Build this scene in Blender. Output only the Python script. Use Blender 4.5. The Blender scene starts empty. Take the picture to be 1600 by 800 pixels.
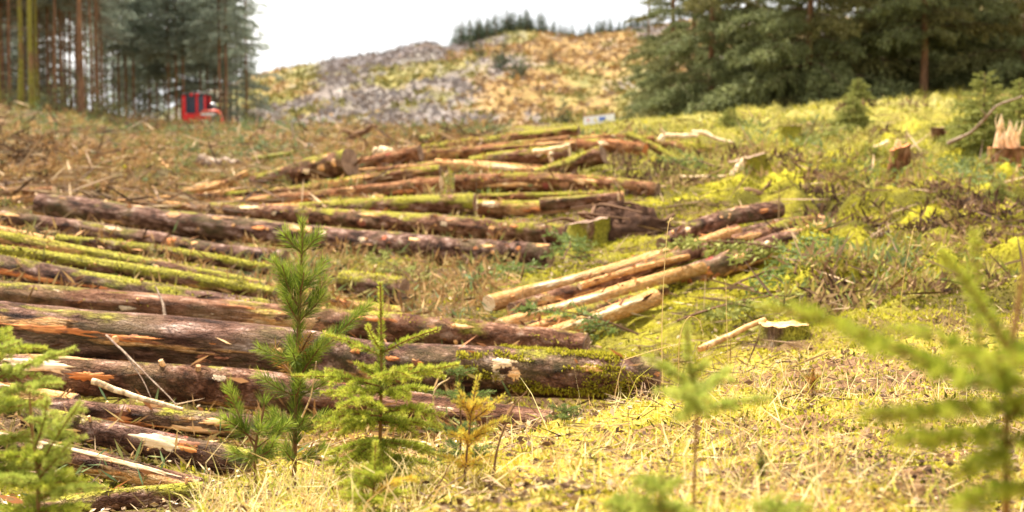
import bpy, math, random
import numpy as np
from mathutils import Vector, Matrix

random.seed(7)
rng = np.random.default_rng(7)
sc = bpy.context.scene
COL = sc.collection.objects
PI = math.pi

# ------------------------------------------------------------------ camera
F = 1600 * 50 / 36.0                       # focal length in photo pixels
TH = math.atan(150 / F)                    # slight downward tilt
CAM = np.array([0.0, 0.0, 1.5])
cd = bpy.data.cameras.new('camera'); cam = bpy.data.objects.new('camera', cd); COL.link(cam)
cam.location = CAM; cam.rotation_euler = (PI / 2 - TH, 0, 0)
cd.lens = 50; cd.sensor_width = 36; cd.clip_start = 0.05; cd.clip_end = 8000
cd.dof.use_dof = True; cd.dof.focus_distance = 5.4; cd.dof.aperture_fstop = 3.0
sc.camera = cam

# ------------------------------------------------------------------ light
SUN_EL, SUN_AZ = math.radians(61), math.radians(-38)      # azimuth from +Y towards +X
w = bpy.data.worlds.new('World'); sc.world = w; w.use_nodes = True
nt = w.node_tree; nt.nodes.clear()
sky = nt.nodes.new('ShaderNodeTexSky'); sky.sky_type = 'NISHITA'; sky.sun_disc = False
sky.sun_elevation = SUN_EL; sky.sun_rotation = SUN_AZ; sky.dust_density = 3.0
tc = nt.nodes.new('ShaderNodeTexCoord')
mp = nt.nodes.new('ShaderNodeMapping'); mp.inputs['Scale'].default_value = (1.0, 1.0, 3.2)
cn = nt.nodes.new('ShaderNodeTexNoise'); cn.inputs['Scale'].default_value = 2.3; cn.inputs['Detail'].default_value = 5
cn.inputs['Roughness'].default_value = 0.55
cr = nt.nodes.new('ShaderNodeValToRGB')
cr.color_ramp.elements[0].position = 0.36; cr.color_ramp.elements[0].color = (0.70, 0.72, 0.75, 1)
cr.color_ramp.elements[1].position = 0.60; cr.color_ramp.elements[1].color = (1, 0.965, 0.915, 1)
ml = nt.nodes.new('ShaderNodeVectorMath'); ml.operation = 'SCALE'; ml.inputs['Scale'].default_value = 4.0
mx = nt.nodes.new('ShaderNodeMix'); mx.data_type = 'RGBA'; mx.inputs[0].default_value = 0.94
bg = nt.nodes.new('ShaderNodeBackground'); bg.inputs['Strength'].default_value = 0.1
wo = nt.nodes.new('ShaderNodeOutputWorld')
L = nt.links.new
L(tc.outputs['Generated'], mp.inputs['Vector']); L(mp.outputs[0], cn.inputs['Vector']); L(cn.outputs['Fac'], cr.inputs[0])
L(cr.outputs[0], ml.inputs[0]); L(sky.outputs[0], mx.inputs[6]); L(ml.outputs[0], mx.inputs[7])
L(mx.outputs[2], bg.inputs['Color']); L(bg.outputs[0], wo.inputs['Surface'])
sd = bpy.data.lights.new('sun', 'SUN'); sd.energy = 3.6; sd.angle = math.radians(7); sd.color = (1.0, 0.94, 0.84)
so = bpy.data.objects.new('sun', sd); COL.link(so); so.location = (0, 0, 60)
sdir = Vector((math.sin(SUN_AZ) * math.cos(SUN_EL), math.cos(SUN_AZ) * math.cos(SUN_EL), math.sin(SUN_EL)))
so.rotation_euler = sdir.to_track_quat('Z', 'Y').to_euler()
vs = sc.view_settings; vs.view_transform = 'Standard'; vs.look = 'None'; vs.gamma = 1.0; vs.exposure = 2.15

# ------------------------------------------------------------------ helpers
def at(px, py, Y):
    """a photo pixel at depth Y -> world point"""
    u = (px - 800) / F; v = (400 - py) / F
    c, s = math.cos(TH), math.sin(TH)
    t = Y / (c + v * s)
    return np.array([t * u, Y, CAM[2] + t * (-s + v * c)])

def _h(ix, iy, seed):
    n = (ix.astype(np.int64) * 374761393 + iy.astype(np.int64) * 668265263 + seed * 974711) & 0xffffffff
    n = ((n ^ (n >> 13)) * 1274126177) & 0xffffffff
    return ((n ^ (n >> 16)) & 0xffff) / 65535.0

def vnoise(x, y, seed=0):
    x = np.asarray(x, float); y = np.asarray(y, float)
    ix = np.floor(x); iy = np.floor(y); fx = x - ix; fy = y - iy
    fx = fx * fx * (3 - 2 * fx); fy = fy * fy * (3 - 2 * fy)
    a = _h(ix, iy, seed); b = _h(ix + 1, iy, seed); c = _h(ix, iy + 1, seed); d = _h(ix + 1, iy + 1, seed)
    return (a * (1 - fx) + b * fx) * (1 - fy) + (c * (1 - fx) + d * fx) * fy      # 0..1

def fbm(x, y, seed=0, octaves=4):
    s = 0; a = 0.5; t = 0
    for o in range(octaves):
        s = s + a * vnoise(x * 2 ** o, y * 2 ** o, seed + 17 * o); t += a; a *= 0.5
    return s / t

def sstep(a, b, x):
    t = np.clip((np.asarray(x, float) - a) / (b - a), 0, 1); return t * t * (3 - 2 * t)

def unit(v):
    v = np.asarray(v, float); n = np.linalg.norm(v, axis=-1, keepdims=True); return v / np.maximum(n, 1e-9)

class MB:
    """collects vertices and faces of ONE mesh"""
    def __init__(s): s.v = []; s.f = []; s.t = []; s.m = []; s.n = 0; s.lc = []; s.haslc = False
    def add(s, v, f, tint=0.5, m=0, lc=None):
        v = np.asarray(v, float).reshape(-1, 3); f = np.asarray(f, np.int64)
        s.v.append(v); s.f.append(f + s.n); s.n += len(v); k = len(f)
        s.t.append(np.broadcast_to(np.asarray(tint, float), (k,)).copy()); s.m.append(np.full(k, m, np.int32))
        if lc is not None: s.haslc = True
        s.lc.append(np.zeros_like(v) if lc is None else np.asarray(lc, float))
    def mesh(s, name, mats, smooth=False, origin=None, attrs=None):
        V = np.concatenate(s.v) if s.v else np.zeros((0, 3))
        if origin is not None: V = V - np.asarray(origin)
        me = bpy.data.meshes.new(name)
        me.vertices.add(len(V)); me.vertices.foreach_set('co', V.ravel().astype(np.float32))
        loops = np.concatenate([f.ravel() for f in s.f]); sizes = np.concatenate([np.full(len(f), f.shape[1]) for f in s.f])
        starts = np.concatenate([[0], np.cumsum(sizes)[:-1]])
        me.loops.add(len(loops)); me.loops.foreach_set('vertex_index', loops.astype(np.int32))
        me.polygons.add(len(sizes)); me.polygons.foreach_set('loop_start', starts.astype(np.int32))
        me.polygons.foreach_set('material_index', np.concatenate(s.m))
        me.polygons.foreach_set('use_smooth', np.full(len(sizes), smooth))
        a = me.attributes.new('tint', 'FLOAT', 'FACE'); a.data.foreach_set('value', np.concatenate(s.t).astype(np.float32))
        if s.haslc:
            a = me.attributes.new('lc', 'FLOAT_VECTOR', 'POINT'); a.data.foreach_set('vector', np.concatenate(s.lc).ravel().astype(np.float32))
        for k, val in (attrs or {}).items():
            a = me.attributes.new(k, 'FLOAT', 'POINT'); a.data.foreach_set('value', np.full(len(V), val, np.float32))
        for mm in (mats if isinstance(mats, (list, tuple)) else [mats]): me.materials.append(mm)
        me.update(calc_edges=True)
        return me

def link(name, me, parent=None, loc=None, kind=None, label=None):
    o = bpy.data.objects.new(name, me); COL.link(o)
    if parent is not None: o.parent = parent
    if loc is not None: o.location = loc
    if kind: o['kind'] = kind
    if label: o['label'] = label
    return o

def tag(o, label, cat, group=None):
    o['label'] = label; o['category'] = cat
    if group: o['group'] = group
    return o

def thing(name, label, cat, loc=(0, 0, 0), group=None, rotz=0):
    o = bpy.data.objects.new(name, None); COL.link(o); o.location = loc; o.rotation_euler = (0, 0, rotz)
    o.empty_display_size = 0.1
    return tag(o, label, cat, group)

def tube(pts, radii, ns=6, cap=True):
    """tapered tube along points -> verts, quads (+ tip fan as quads)"""
    P = np.asarray(pts, float); n = len(P); r = np.broadcast_to(np.asarray(radii, float), (n,))
    T = unit(np.gradient(P, axis=0))
    ref = np.array([0, 0, 1.0]) if abs(T[0, 2]) < 0.9 else np.array([1.0, 0, 0])
    B = unit(np.cross(T, ref)); N = np.cross(B, T)
    a = np.arange(ns) * 2 * PI / ns
    V = P[:, None, :] + r[:, None, None] * (np.cos(a)[None, :, None] * B[:, None, :] + np.sin(a)[None, :, None] * N[:, None, :])
    i = np.arange(n - 1)[:, None] * ns; j = np.arange(ns)[None, :]; j2 = (j + 1) % ns
    Q = np.stack([i + j, i + j2, i + ns + j2, i + ns + j], -1).reshape(-1, 4)
    return V.reshape(-1, 3), Q

def curve(pts, n=12):
    """Catmull-Rom through control points"""
    P = np.asarray(pts, float)
    if len(P) == 2: return P[0] + (P[1] - P[0]) * np.linspace(0, 1, n)[:, None]
    Q = np.vstack([2 * P[0] - P[1], P, 2 * P[-1] - P[-2]]); m = len(P) - 1
    out = []
    for u in np.linspace(0, m, n):
        k = min(int(u), m - 1); t = u - k; p0, p1, p2, p3 = Q[k:k + 4]
        out.append(0.5 * (2 * p1 + (p2 - p0) * t + (2 * p0 - 5 * p1 + 4 * p2 - p3) * t * t + (3 * p1 - p0 - 3 * p2 + p3) * t ** 3))
    return np.array(out)

def kites(pos, d, length, width, fat=0.4):
    """flat needles/leaves: one 4-sided kite each"""
    pos = np.asarray(pos); n = len(pos); d = unit(d)
    s = unit(np.cross(d, rng.normal(size=(n, 3)))) * (np.asarray(width) * 0.5).reshape(-1, 1)
    ln = np.broadcast_to(np.asarray(length), (n,)).reshape(-1, 1)
    V = np.stack([pos, pos + d * ln * fat + s, pos + d * ln, pos + d * ln * fat - s], 1).reshape(-1, 3)
    return V, np.arange(4 * n).reshape(n, 4)

def blades(pos, d, length, width, bend):
    """grass blades of three triangles that arch over"""
    n = len(pos); d = unit(d); ln = np.broadcast_to(np.asarray(length), (n,)).reshape(-1, 1); bend = np.asarray(bend).reshape(-1, 1)
    side = unit(np.cross(d, rng.normal(size=(n, 3)))); out = unit(np.cross(side, d)); sw = side * (np.asarray(width) * 0.5).reshape(-1, 1)
    mid = pos + d * ln * 0.55 + out * ln * bend * 0.25; tip = pos + d * ln * (1 - bend * 0.35) + out * ln * bend * 0.9
    V = np.stack([pos - sw, pos + sw, mid - sw * .8, mid + sw * .8, tip], 1).reshape(-1, 3)
    b = np.arange(n)[:, None] * 5
    T = np.stack([b + np.array([0, 1, 3]), b + np.array([0, 3, 2]), b + np.array([2, 3, 4])], 1).reshape(-1, 3)
    return V, T

def box(mb, c, size, rot=None, tint=.5, m=0):
    h = np.asarray(size) / 2
    V = np.array([[x, y, z] for x in (-1, 1) for y in (-1, 1) for z in (-1, 1)]) * h
    if rot is not None: V = V @ np.array(rot).T
    mb.add(V + np.asarray(c), [[0, 1, 3, 2], [4, 6, 7, 5], [0, 4, 5, 1], [2, 3, 7, 6], [0, 2, 6, 4], [1, 5, 7, 3]], tint, m)

def bevelled(name, mb, mats, parent, width=0.02, smooth=False):
    o = link(name, mb.mesh(name, mats, smooth), parent)
    b = o.modifiers.new('bevel', 'BEVEL'); b.width = width; b.segments = 2; b.limit_method = 'ANGLE'
    return o

# ------------------------------------------------------------------ materials
def newmat(name):
    m = bpy.data.materials.new(name); m.use_nodes = True; m.node_tree.nodes.clear(); return m, m.node_tree

def nd(nt, typ, ins=None, **props):
    n = nt.nodes.new(typ)
    for k, v in props.items(): setattr(n, k, v)
    for k, v in (ins or {}).items():
        if isinstance(v, bpy.types.NodeSocket): nt.links.new(v, n.inputs[k])
        else: n.inputs[k].default_value = v
    return n

def c4(c): return (c[0], c[1], c[2], 1.0)
def mixc(nt, f, a, b, blend='MIX'):
    n = nd(nt, 'ShaderNodeMix', data_type='RGBA', blend_type=blend)
    for k, v in ((0, f), (6, a), (7, b)):
        if isinstance(v, bpy.types.NodeSocket): nt.links.new(v, n.inputs[k])
        else: n.inputs[k].default_value = c4(v) if k else v
    return n.outputs[2]
def ramp(nt, fac, stops, interp='LINEAR'):
    n = nt.nodes.new('ShaderNodeValToRGB'); n.color_ramp.interpolation = interp; e = n.color_ramp.elements
    while len(e) < len(stops): e.new(0.5)
    for k, (p, c) in enumerate(stops): e[k].position = p; e[k].color = c4(c) if hasattr(c, '__len__') else (c, c, c, 1)
    nt.links.new(fac, n.inputs[0]); return n.outputs[0]
def mth(nt, op, a, b=0.0, clamp=False):
    n = nd(nt, 'ShaderNodeMath', operation=op, use_clamp=clamp)
    for k, v in ((0, a), (1, b)):
        if isinstance(v, bpy.types.NodeSocket): nt.links.new(v, n.inputs[k])
        else: n.inputs[k].default_value = v
    return n.outputs[0]
def noise(nt, vec, scale, detail=4, rough=0.55):
    ins = {'Scale': scale, 'Detail': detail, 'Roughness': rough}
    if vec is not None: ins['Vector'] = vec
    return nd(nt, 'ShaderNodeTexNoise', ins).outputs['Fac']
def mapped(nt, vec, scale=(1, 1, 1)): return nd(nt, 'ShaderNodeMapping', {'Vector': vec, 'Scale': scale}).outputs[0]
def attr(nt, name): return nd(nt, 'ShaderNodeAttribute', attribute_name=name)
def finish(nt, col, rough=0.85, bump=None, bstr=0.5, bdist=0.02, spec=0.25, trans=0.0):
    ins = {'Base Color': col, 'Roughness': rough, 'Specular IOR Level': spec}
    if bump is not None: ins['Normal'] = nd(nt, 'ShaderNodeBump', {'Strength': bstr, 'Distance': bdist, 'Height': bump}).outputs[0]
    b = nd(nt, 'ShaderNodeBsdfPrincipled', ins).outputs[0]
    if trans:
        t = nd(nt, 'ShaderNodeBsdfTranslucent', {'Color': col}).outputs[0]
        b = nd(nt, 'ShaderNodeMixShader', {0: trans, 1: b, 2: t}).outputs[0]
    nd(nt, 'ShaderNodeOutputMaterial', {'Surface': b})

def tintmat(name, cols, trans=0.3, rough=0.7, spec=0.08):
    """colour picked per face from a list by the random 'tint'"""
    m, nt = newmat(name); n = len(cols)
    finish(nt, ramp(nt, attr(nt, 'tint').outputs['Fac'], [(k / max(1, n - 1), c) for k, c in enumerate(cols)]), rough, spec=spec, trans=trans)
    return m

def plain(name, col, rough=0.5, metal=0.0, spec=0.5, var=0.15):
    m, nt = newmat(name); g = nd(nt, 'ShaderNodeTexCoord').outputs['Object']
    c = mixc(nt, mth(nt, 'MULTIPLY', noise(nt, g, 9), var), col, tuple(x * 0.4 for x in col))
    b = nd(nt, 'ShaderNodeBsdfPrincipled', {'Base Color': c, 'Roughness': rough, 'Metallic': metal, 'Specular IOR Level': spec})
    nd(nt, 'ShaderNodeOutputMaterial', {'Surface': b.outputs[0]}); return m

def bark_material():
    m, nt = newmat('log_bark'); lc = attr(nt, 'lc').outputs['Vector']
    moss, bare, hue = (attr(nt, k).outputs['Fac'] for k in ('moss_amt', 'bare_amt', 'hue'))
    grain = mapped(nt, lc, (1, 1, 0.25))
    n1 = noise(nt, mapped(nt, lc, (1, 1, 0.5)), 14, 6, 0.65); n2 = noise(nt, lc, 3.2, 3); n3 = noise(nt, grain, 55, 4, 0.7)
    base = ramp(nt, n1, [(0.35, (0.016, 0.007, 0.004)), (0.46, (0.085, 0.037, 0.022)), (0.57, (0.235, 0.122, 0.083)), (0.70, (0.60, 0.43, 0.35))])
    warm = ramp(nt, n1, [(0.31, (0.035, 0.013, 0.005)), (0.5, (0.28, 0.10, 0.03)), (0.72, (0.62, 0.31, 0.13))])
    base = mixc(nt, hue, base, warm)
    base = mixc(nt, mth(nt, 'MULTIPLY', ramp(nt, n2, [(0.5, 0.0), (0.68, 1.0)]), 0.45), base, (0.17, 0.14, 0.055))
    # flakes knocked off the bark: rusty and red inner bark, and pale knots where limbs were cut
    v = nd(nt, 'ShaderNodeTexVoronoi', {'Vector': mapped(nt, lc, (1, 1, 0.6)), 'Scale': 7.0, 'Randomness': 1.0})
    vr = nd(nt, 'ShaderNodeSeparateColor', {'Color': v.outputs['Color']})
    wob = mth(nt, 'MULTIPLY', mth(nt, 'SUBTRACT', noise(nt, mapped(nt, lc, (1, 1, .6)), 26, 4, .65), 0.5), 0.75)
    dist = mth(nt, 'ADD', v.outputs['Distance'], wob)
    fl = mth(nt, 'MULTIPLY', mth(nt, 'LESS_THAN', dist, mth(nt, 'MULTIPLY', vr.outputs[1], 0.36)), mth(nt, 'GREATER_THAN', vr.outputs[0], 0.66))
    base = mixc(nt, fl, base, ramp(nt, vr.outputs[1], [(0.0, (0.52, 0.15, 0.045)), (0.4, (0.66, 0.27, 0.08)), (0.65, (0.36, 0.06, 0.05)), (1.0, (0.74, 0.44, 0.20))]))
    kn = mth(nt, 'MULTIPLY', mth(nt, 'LESS_THAN', dist, mth(nt, 'MULTIPLY', vr.outputs[0], 0.22)), mth(nt, 'GREATER_THAN', vr.outputs[2], 0.66))
    base = mixc(nt, kn, base, mixc(nt, n3, (0.62, 0.40, 0.22), (0.85, 0.68, 0.47)))
    # long stripped runs of bare wood
    bm = ramp(nt, mth(nt, 'ADD', noise(nt, mapped(nt, lc, (1, 1, 0.22)), 5.0, 5, 0.6), mth(nt, 'MULTIPLY', mth(nt, 'SUBTRACT', bare, 0.5), 0.75)), [(0.56, 0.0), (0.60, 1.0)])
    wood = ramp(nt, n3, [(0.25, (0.40, 0.15, 0.04)), (0.5, (0.74, 0.38, 0.13)), (0.75, (0.88, 0.62, 0.34))])
    base = mixc(nt, bm, base, wood)
    # moss
    nz = nd(nt, 'ShaderNodeSeparateXYZ', {0: nd(nt, 'ShaderNodeNewGeometry').outputs['Normal']}).outputs[2]
    mm = mth(nt, 'ADD', mth(nt, 'ADD', mth(nt, 'MULTIPLY', nz, 0.16), noise(nt, mapped(nt, lc, (1, 1, 0.5)), 4.5, 5, 0.65)), mth(nt, 'MULTIPLY', mth(nt, 'SUBTRACT', moss, 0.5), 0.50))
    mm = ramp(nt, mm, [(0.54, 0.0), (0.66, 0.92)])
    mc = ramp(nt, noise(nt, lc, 60, 4, 0.7), [(0.32, (0.07, 0.06, 0.01)), (0.48, (0.30, 0.27, 0.022)), (0.66, (0.56, 0.50, 0.06))])
    base = mixc(nt, mm, base, mc)
    ck = nd(nt, 'ShaderNodeTexVoronoi', {'Vector': nd(nt, 'ShaderNodeVectorMath', {0: mapped(nt, lc, (1, 1, 0.42)), 1: nd(nt, 'ShaderNodeVectorMath', {0: nd(nt, 'ShaderNodeTexNoise', {'Vector': lc, 'Scale': 30.0, 'Detail': 3}).outputs['Color'], 'Scale': .05}, operation='SCALE').outputs[0]}).outputs[0], 'Scale': 46.0}, feature='DISTANCE_TO_EDGE').outputs['Distance']
    ck = ramp(nt, ck, [(0.0, 0.0), (0.16, 1.0)])
    base = mixc(nt, mth(nt, 'MULTIPLY', mth(nt, 'MULTIPLY', mth(nt, 'SUBTRACT', 1.0, ck), n1), 0.45), base, (0.03, 0.017, 0.012))
    bh = mth(nt, 'ADD', mth(nt, 'ADD', n1, mth(nt, 'MULTIPLY', ck, 0.25)), mth(nt, 'MULTIPLY', n3, 0.6)); bh = mth(nt, 'SUBTRACT', bh, mth(nt, 'MULTIPLY', bm, 0.5))
    finish(nt, base, 0.8, bh, 1.0, 0.035, 0.10)
    return m

def wood_material(name, a, b, c, rings=False):
    m, nt = newmat(name); lc = attr(nt, 'lc').outputs['Vector']
    if rings:
        wv = nd(nt, 'ShaderNodeTexWave', {'Vector': lc, 'Scale': 14.0, 'Distortion': 2.5, 'Detail': 3, 'Detail Scale': 2.0}, wave_type='RINGS', rings_direction='Z').outputs['Fac']
        f = mth(nt, 'ADD', mth(nt, 'MULTIPLY', wv, 0.35), mth(nt, 'MULTIPLY', noise(nt, lc, 9, 4), 0.65))
    else: f = noise(nt, mapped(nt, lc, (1, 1, 0.12)), 60, 5, 0.65)
    f2 = noise(nt, lc, 6, 3)
    col = ramp(nt, mth(nt, 'ADD', mth(nt, 'MULTIPLY', f, 0.6), mth(nt, 'MULTIPLY', f2, 0.4)), [(0.3, a), (0.5, b), (0.68, c)])
    if not rings: col = mixc(nt, mth(nt, 'MULTIPLY', ramp(nt, noise(nt, mapped(nt, lc, (1, 1, 0.4)), 18, 5, .7), [(.50, 0.0), (.56, 1.0)]), .85 if 'rust' in name else .55), col, (.13, .055, .03))
    finish(nt, col, 0.75, f, 0.5, 0.01, 0.2); return m

M = {}
M['bark'] = bark_material()
M['bare'] = wood_material('bare_wood', (0.46, 0.17, 0.045), (0.78, 0.42, 0.16), (0.90, 0.68, 0.40))
M['rust'] = wood_material('rusty_inner_bark', (0.24, 0.065, 0.018), (0.60, 0.20, 0.05), (0.80, 0.40, 0.14))
M['pale'] = wood_material('pale_wood', (0.58, 0.33, 0.14), (0.84, 0.60, 0.34), (0.92, 0.78, 0.55))
M['cut'] = wood_material('cut_wood', (0.52, 0.30, 0.14), (0.80, 0.58, 0.34), (0.90, 0.75, 0.54), True)
M['oldcut'] = wood_material('weathered_cut_wood', (0.10, 0.055, 0.035), (0.24, 0.14, 0.085), (0.42, 0.28, 0.18), True)
M['greywood'] = wood_material('dry_grey_wood', (0.10, 0.065, 0.04), (0.26, 0.18, 0.12), (0.46, 0.36, 0.26))
M['twig'] = tintmat('twig_bark', [(0.055, 0.03, 0.018), (0.16, 0.085, 0.045), (0.26, 0.15, 0.075)], 0.0, 0.8)
M['pine_twig'] = tintmat('young_pine_bark', [(0.13, 0.06, 0.025), (0.22, 0.11, 0.05)], 0.0, 0.8)
M['spruce_twig'] = tintmat('young_spruce_bark', [(0.17, 0.075, 0.03), (0.27, 0.15, 0.05)], 0.0, 0.8)
M['moss'] = tintmat('moss', [(0.085, 0.08, 0.010), (0.31, 0.28, 0.020), (0.50, 0.44, 0.04), (0.62, 0.53, 0.085)], 0.35)
M['near_moss'] = tintmat('bright_moss', [(0.07, 0.065, 0.012), (0.37, 0.34, 0.03), (0.68, 0.57, 0.08), (0.84, 0.71, 0.29), (0.46, 0.22, 0.08)], 0.35)  # brighter, yellower moss tones with straw and brown for the near bank
M['straw'] = tintmat('dry_grass', [(0.46, 0.25, 0.09), (0.70, 0.50, 0.20), (0.86, 0.72, 0.40), (0.60, 0.52, 0.08), (0.30, 0.34, 0.04)], 0.35)
M['brash'] = tintmat('brash', [(0.035, 0.02, 0.01), (0.26, 0.13, 0.045), (0.45, 0.28, 0.12), (0.26, 0.21, 0.06), (0.17, 0.19, 0.06), (0.12, 0.19, 0.09)], 0.2)
M['hill_conifer'] = tintmat('hill_conifer_foliage', [(0.035, 0.05, 0.03), (0.07, 0.10, 0.055), (0.13, 0.16, 0.085)], 0.2)
M['chips'] = tintmat('wood_chips', [(0.55, 0.33, 0.16), (0.78, 0.58, 0.36), (0.88, 0.76, 0.56)], 0.0)
M['sticks'] = tintmat('litter_twigs', [(0.06, 0.035, 0.022), (0.17, 0.10, 0.06), (0.32, 0.21, 0.12), (0.50, 0.36, 0.20)], 0.0)
M['pine_needle'] = tintmat('pine_needles', [(0.04, 0.065, 0.010), (0.13, 0.18, 0.02), (0.27, 0.33, 0.035), (0.42, 0.46, 0.08)], 0.35, 0.6, 0.12)
M['rust_needle'] = tintmat('rusty_pine_needles', [(0.30, 0.13, 0.03), (0.45, 0.22, 0.05), (0.20, 0.22, 0.04)], 0.3, 0.6)
M['spruce_needle'] = tintmat('spruce_needles', [(0.12, 0.15, 0.02), (0.30, 0.335, 0.035), (0.47, 0.48, 0.06), (0.62, 0.58, 0.12)], 0.35, 0.6, 0.12)
M['dark_spruce'] = tintmat('dark_spruce_needles', [(0.07, 0.10, 0.025), (0.15, 0.20, 0.05), (0.24, 0.29, 0.09)], 0.35, 0.6, 0.12)
M['yellow_needle'] = tintmat('yellowing_needles', [(0.50, 0.27, 0.04), (0.66, 0.45, 0.06), (0.56, 0.50, 0.08), (0.40, 0.42, 0.08)], 0.35)
M['soft_needle'] = tintmat('soft_green_needles', [(0.23, 0.27, 0.05), (0.37, 0.41, 0.07), (0.50, 0.51, 0.12)], 0.35)
M['near_fir'] = tintmat('fir_needles', [(0.09, 0.13, 0.015), (0.25, 0.29, 0.025), (0.40, 0.42, 0.05), (0.52, 0.52, 0.10)], 0.35)
M['olive_needle'] = tintmat('olive_needles', [(0.13, 0.14, 0.03), (0.24, 0.25, 0.06), (0.34, 0.33, 0.09)], 0.3)
M['conifer'] = tintmat('conifer_foliage', [(0.05, 0.045, 0.016), (0.12, 0.125, 0.042), (0.225, 0.225, 0.085), (0.35, 0.34, 0.15)], 0.2)
M['far_conifer'] = tintmat('hazed_plantation_foliage', [(0.09, 0.115, 0.09), (0.20, 0.24, 0.185), (0.32, 0.365, 0.28), (0.43, 0.47, 0.36)], 0.5)  # foliage paled and blued in its colour, in place of haze
M['flap'] = tintmat('loose_bark', [(0.05, 0.022, 0.012), (0.22, 0.10, 0.05), (0.50, 0.20, 0.07), (0.74, 0.46, 0.22)], 0.1)
M['dead'] = tintmat('dead_twigs', [(0.07, 0.045, 0.03), (0.14, 0.09, 0.055), (0.12, 0.11, 0.05)], 0.0)

def bough_material(name, cols, warm):
    m, nt = newmat(name); c = ramp(nt, attr(nt, 'tint').outputs['Fac'], [(k / (len(cols) - 1), q) for k, q in enumerate(cols)]); rnd = nd(nt, 'ShaderNodeObjectInfo').outputs['Random']
    c = mixc(nt, ramp(nt, rnd, [(.0, .8), (.25, .3), (.45, .0)]), c, mixc(nt, 1.0, c, warm, 'MULTIPLY')); finish(nt, c, .7, spec=.08, trans=.3); return m
M['conifer'] = bough_material('conifer_foliage', [(0.03, 0.034, 0.012), (0.10, 0.115, 0.042), (0.22, 0.24, 0.10), (0.37, 0.39, 0.185)], (.92, .66, .46))
def trunk_material(name, mossy):
    m, nt = newmat(name); g = nd(nt, 'ShaderNodeTexCoord').outputs['Object']
    n = noise(nt, mapped(nt, g, (1, 1, 0.3)), 7, 5, 0.6)
    c = ramp(nt, n, [(0.3, (0.075, 0.037, 0.02)), (0.55, (0.22, 0.115, 0.058)), (0.75, (0.33, 0.18, 0.09))])
    k = ramp(nt, mth(nt, 'ADD', noise(nt, mapped(nt, g, (1, 1, 0.25)), 2.2, 4), (mossy - 0.5) * 0.7), [(0.50, 0.0), (0.62, 1.0)])
    c = mixc(nt, k, c, ramp(nt, noise(nt, g, 12, 3), [(0.3, (0.12, 0.11, 0.015)), (0.7, (0.27, 0.24, 0.04))]))
    finish(nt, c, 0.85, n, 0.6, 0.05); return m
M['trunk'] = trunk_material('spruce_trunk', 0.25); M['mossy_trunk'] = trunk_material('mossy_trunk', 0.75); M['dull_trunk'] = trunk_material('dull_trunk', 0.45)

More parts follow.
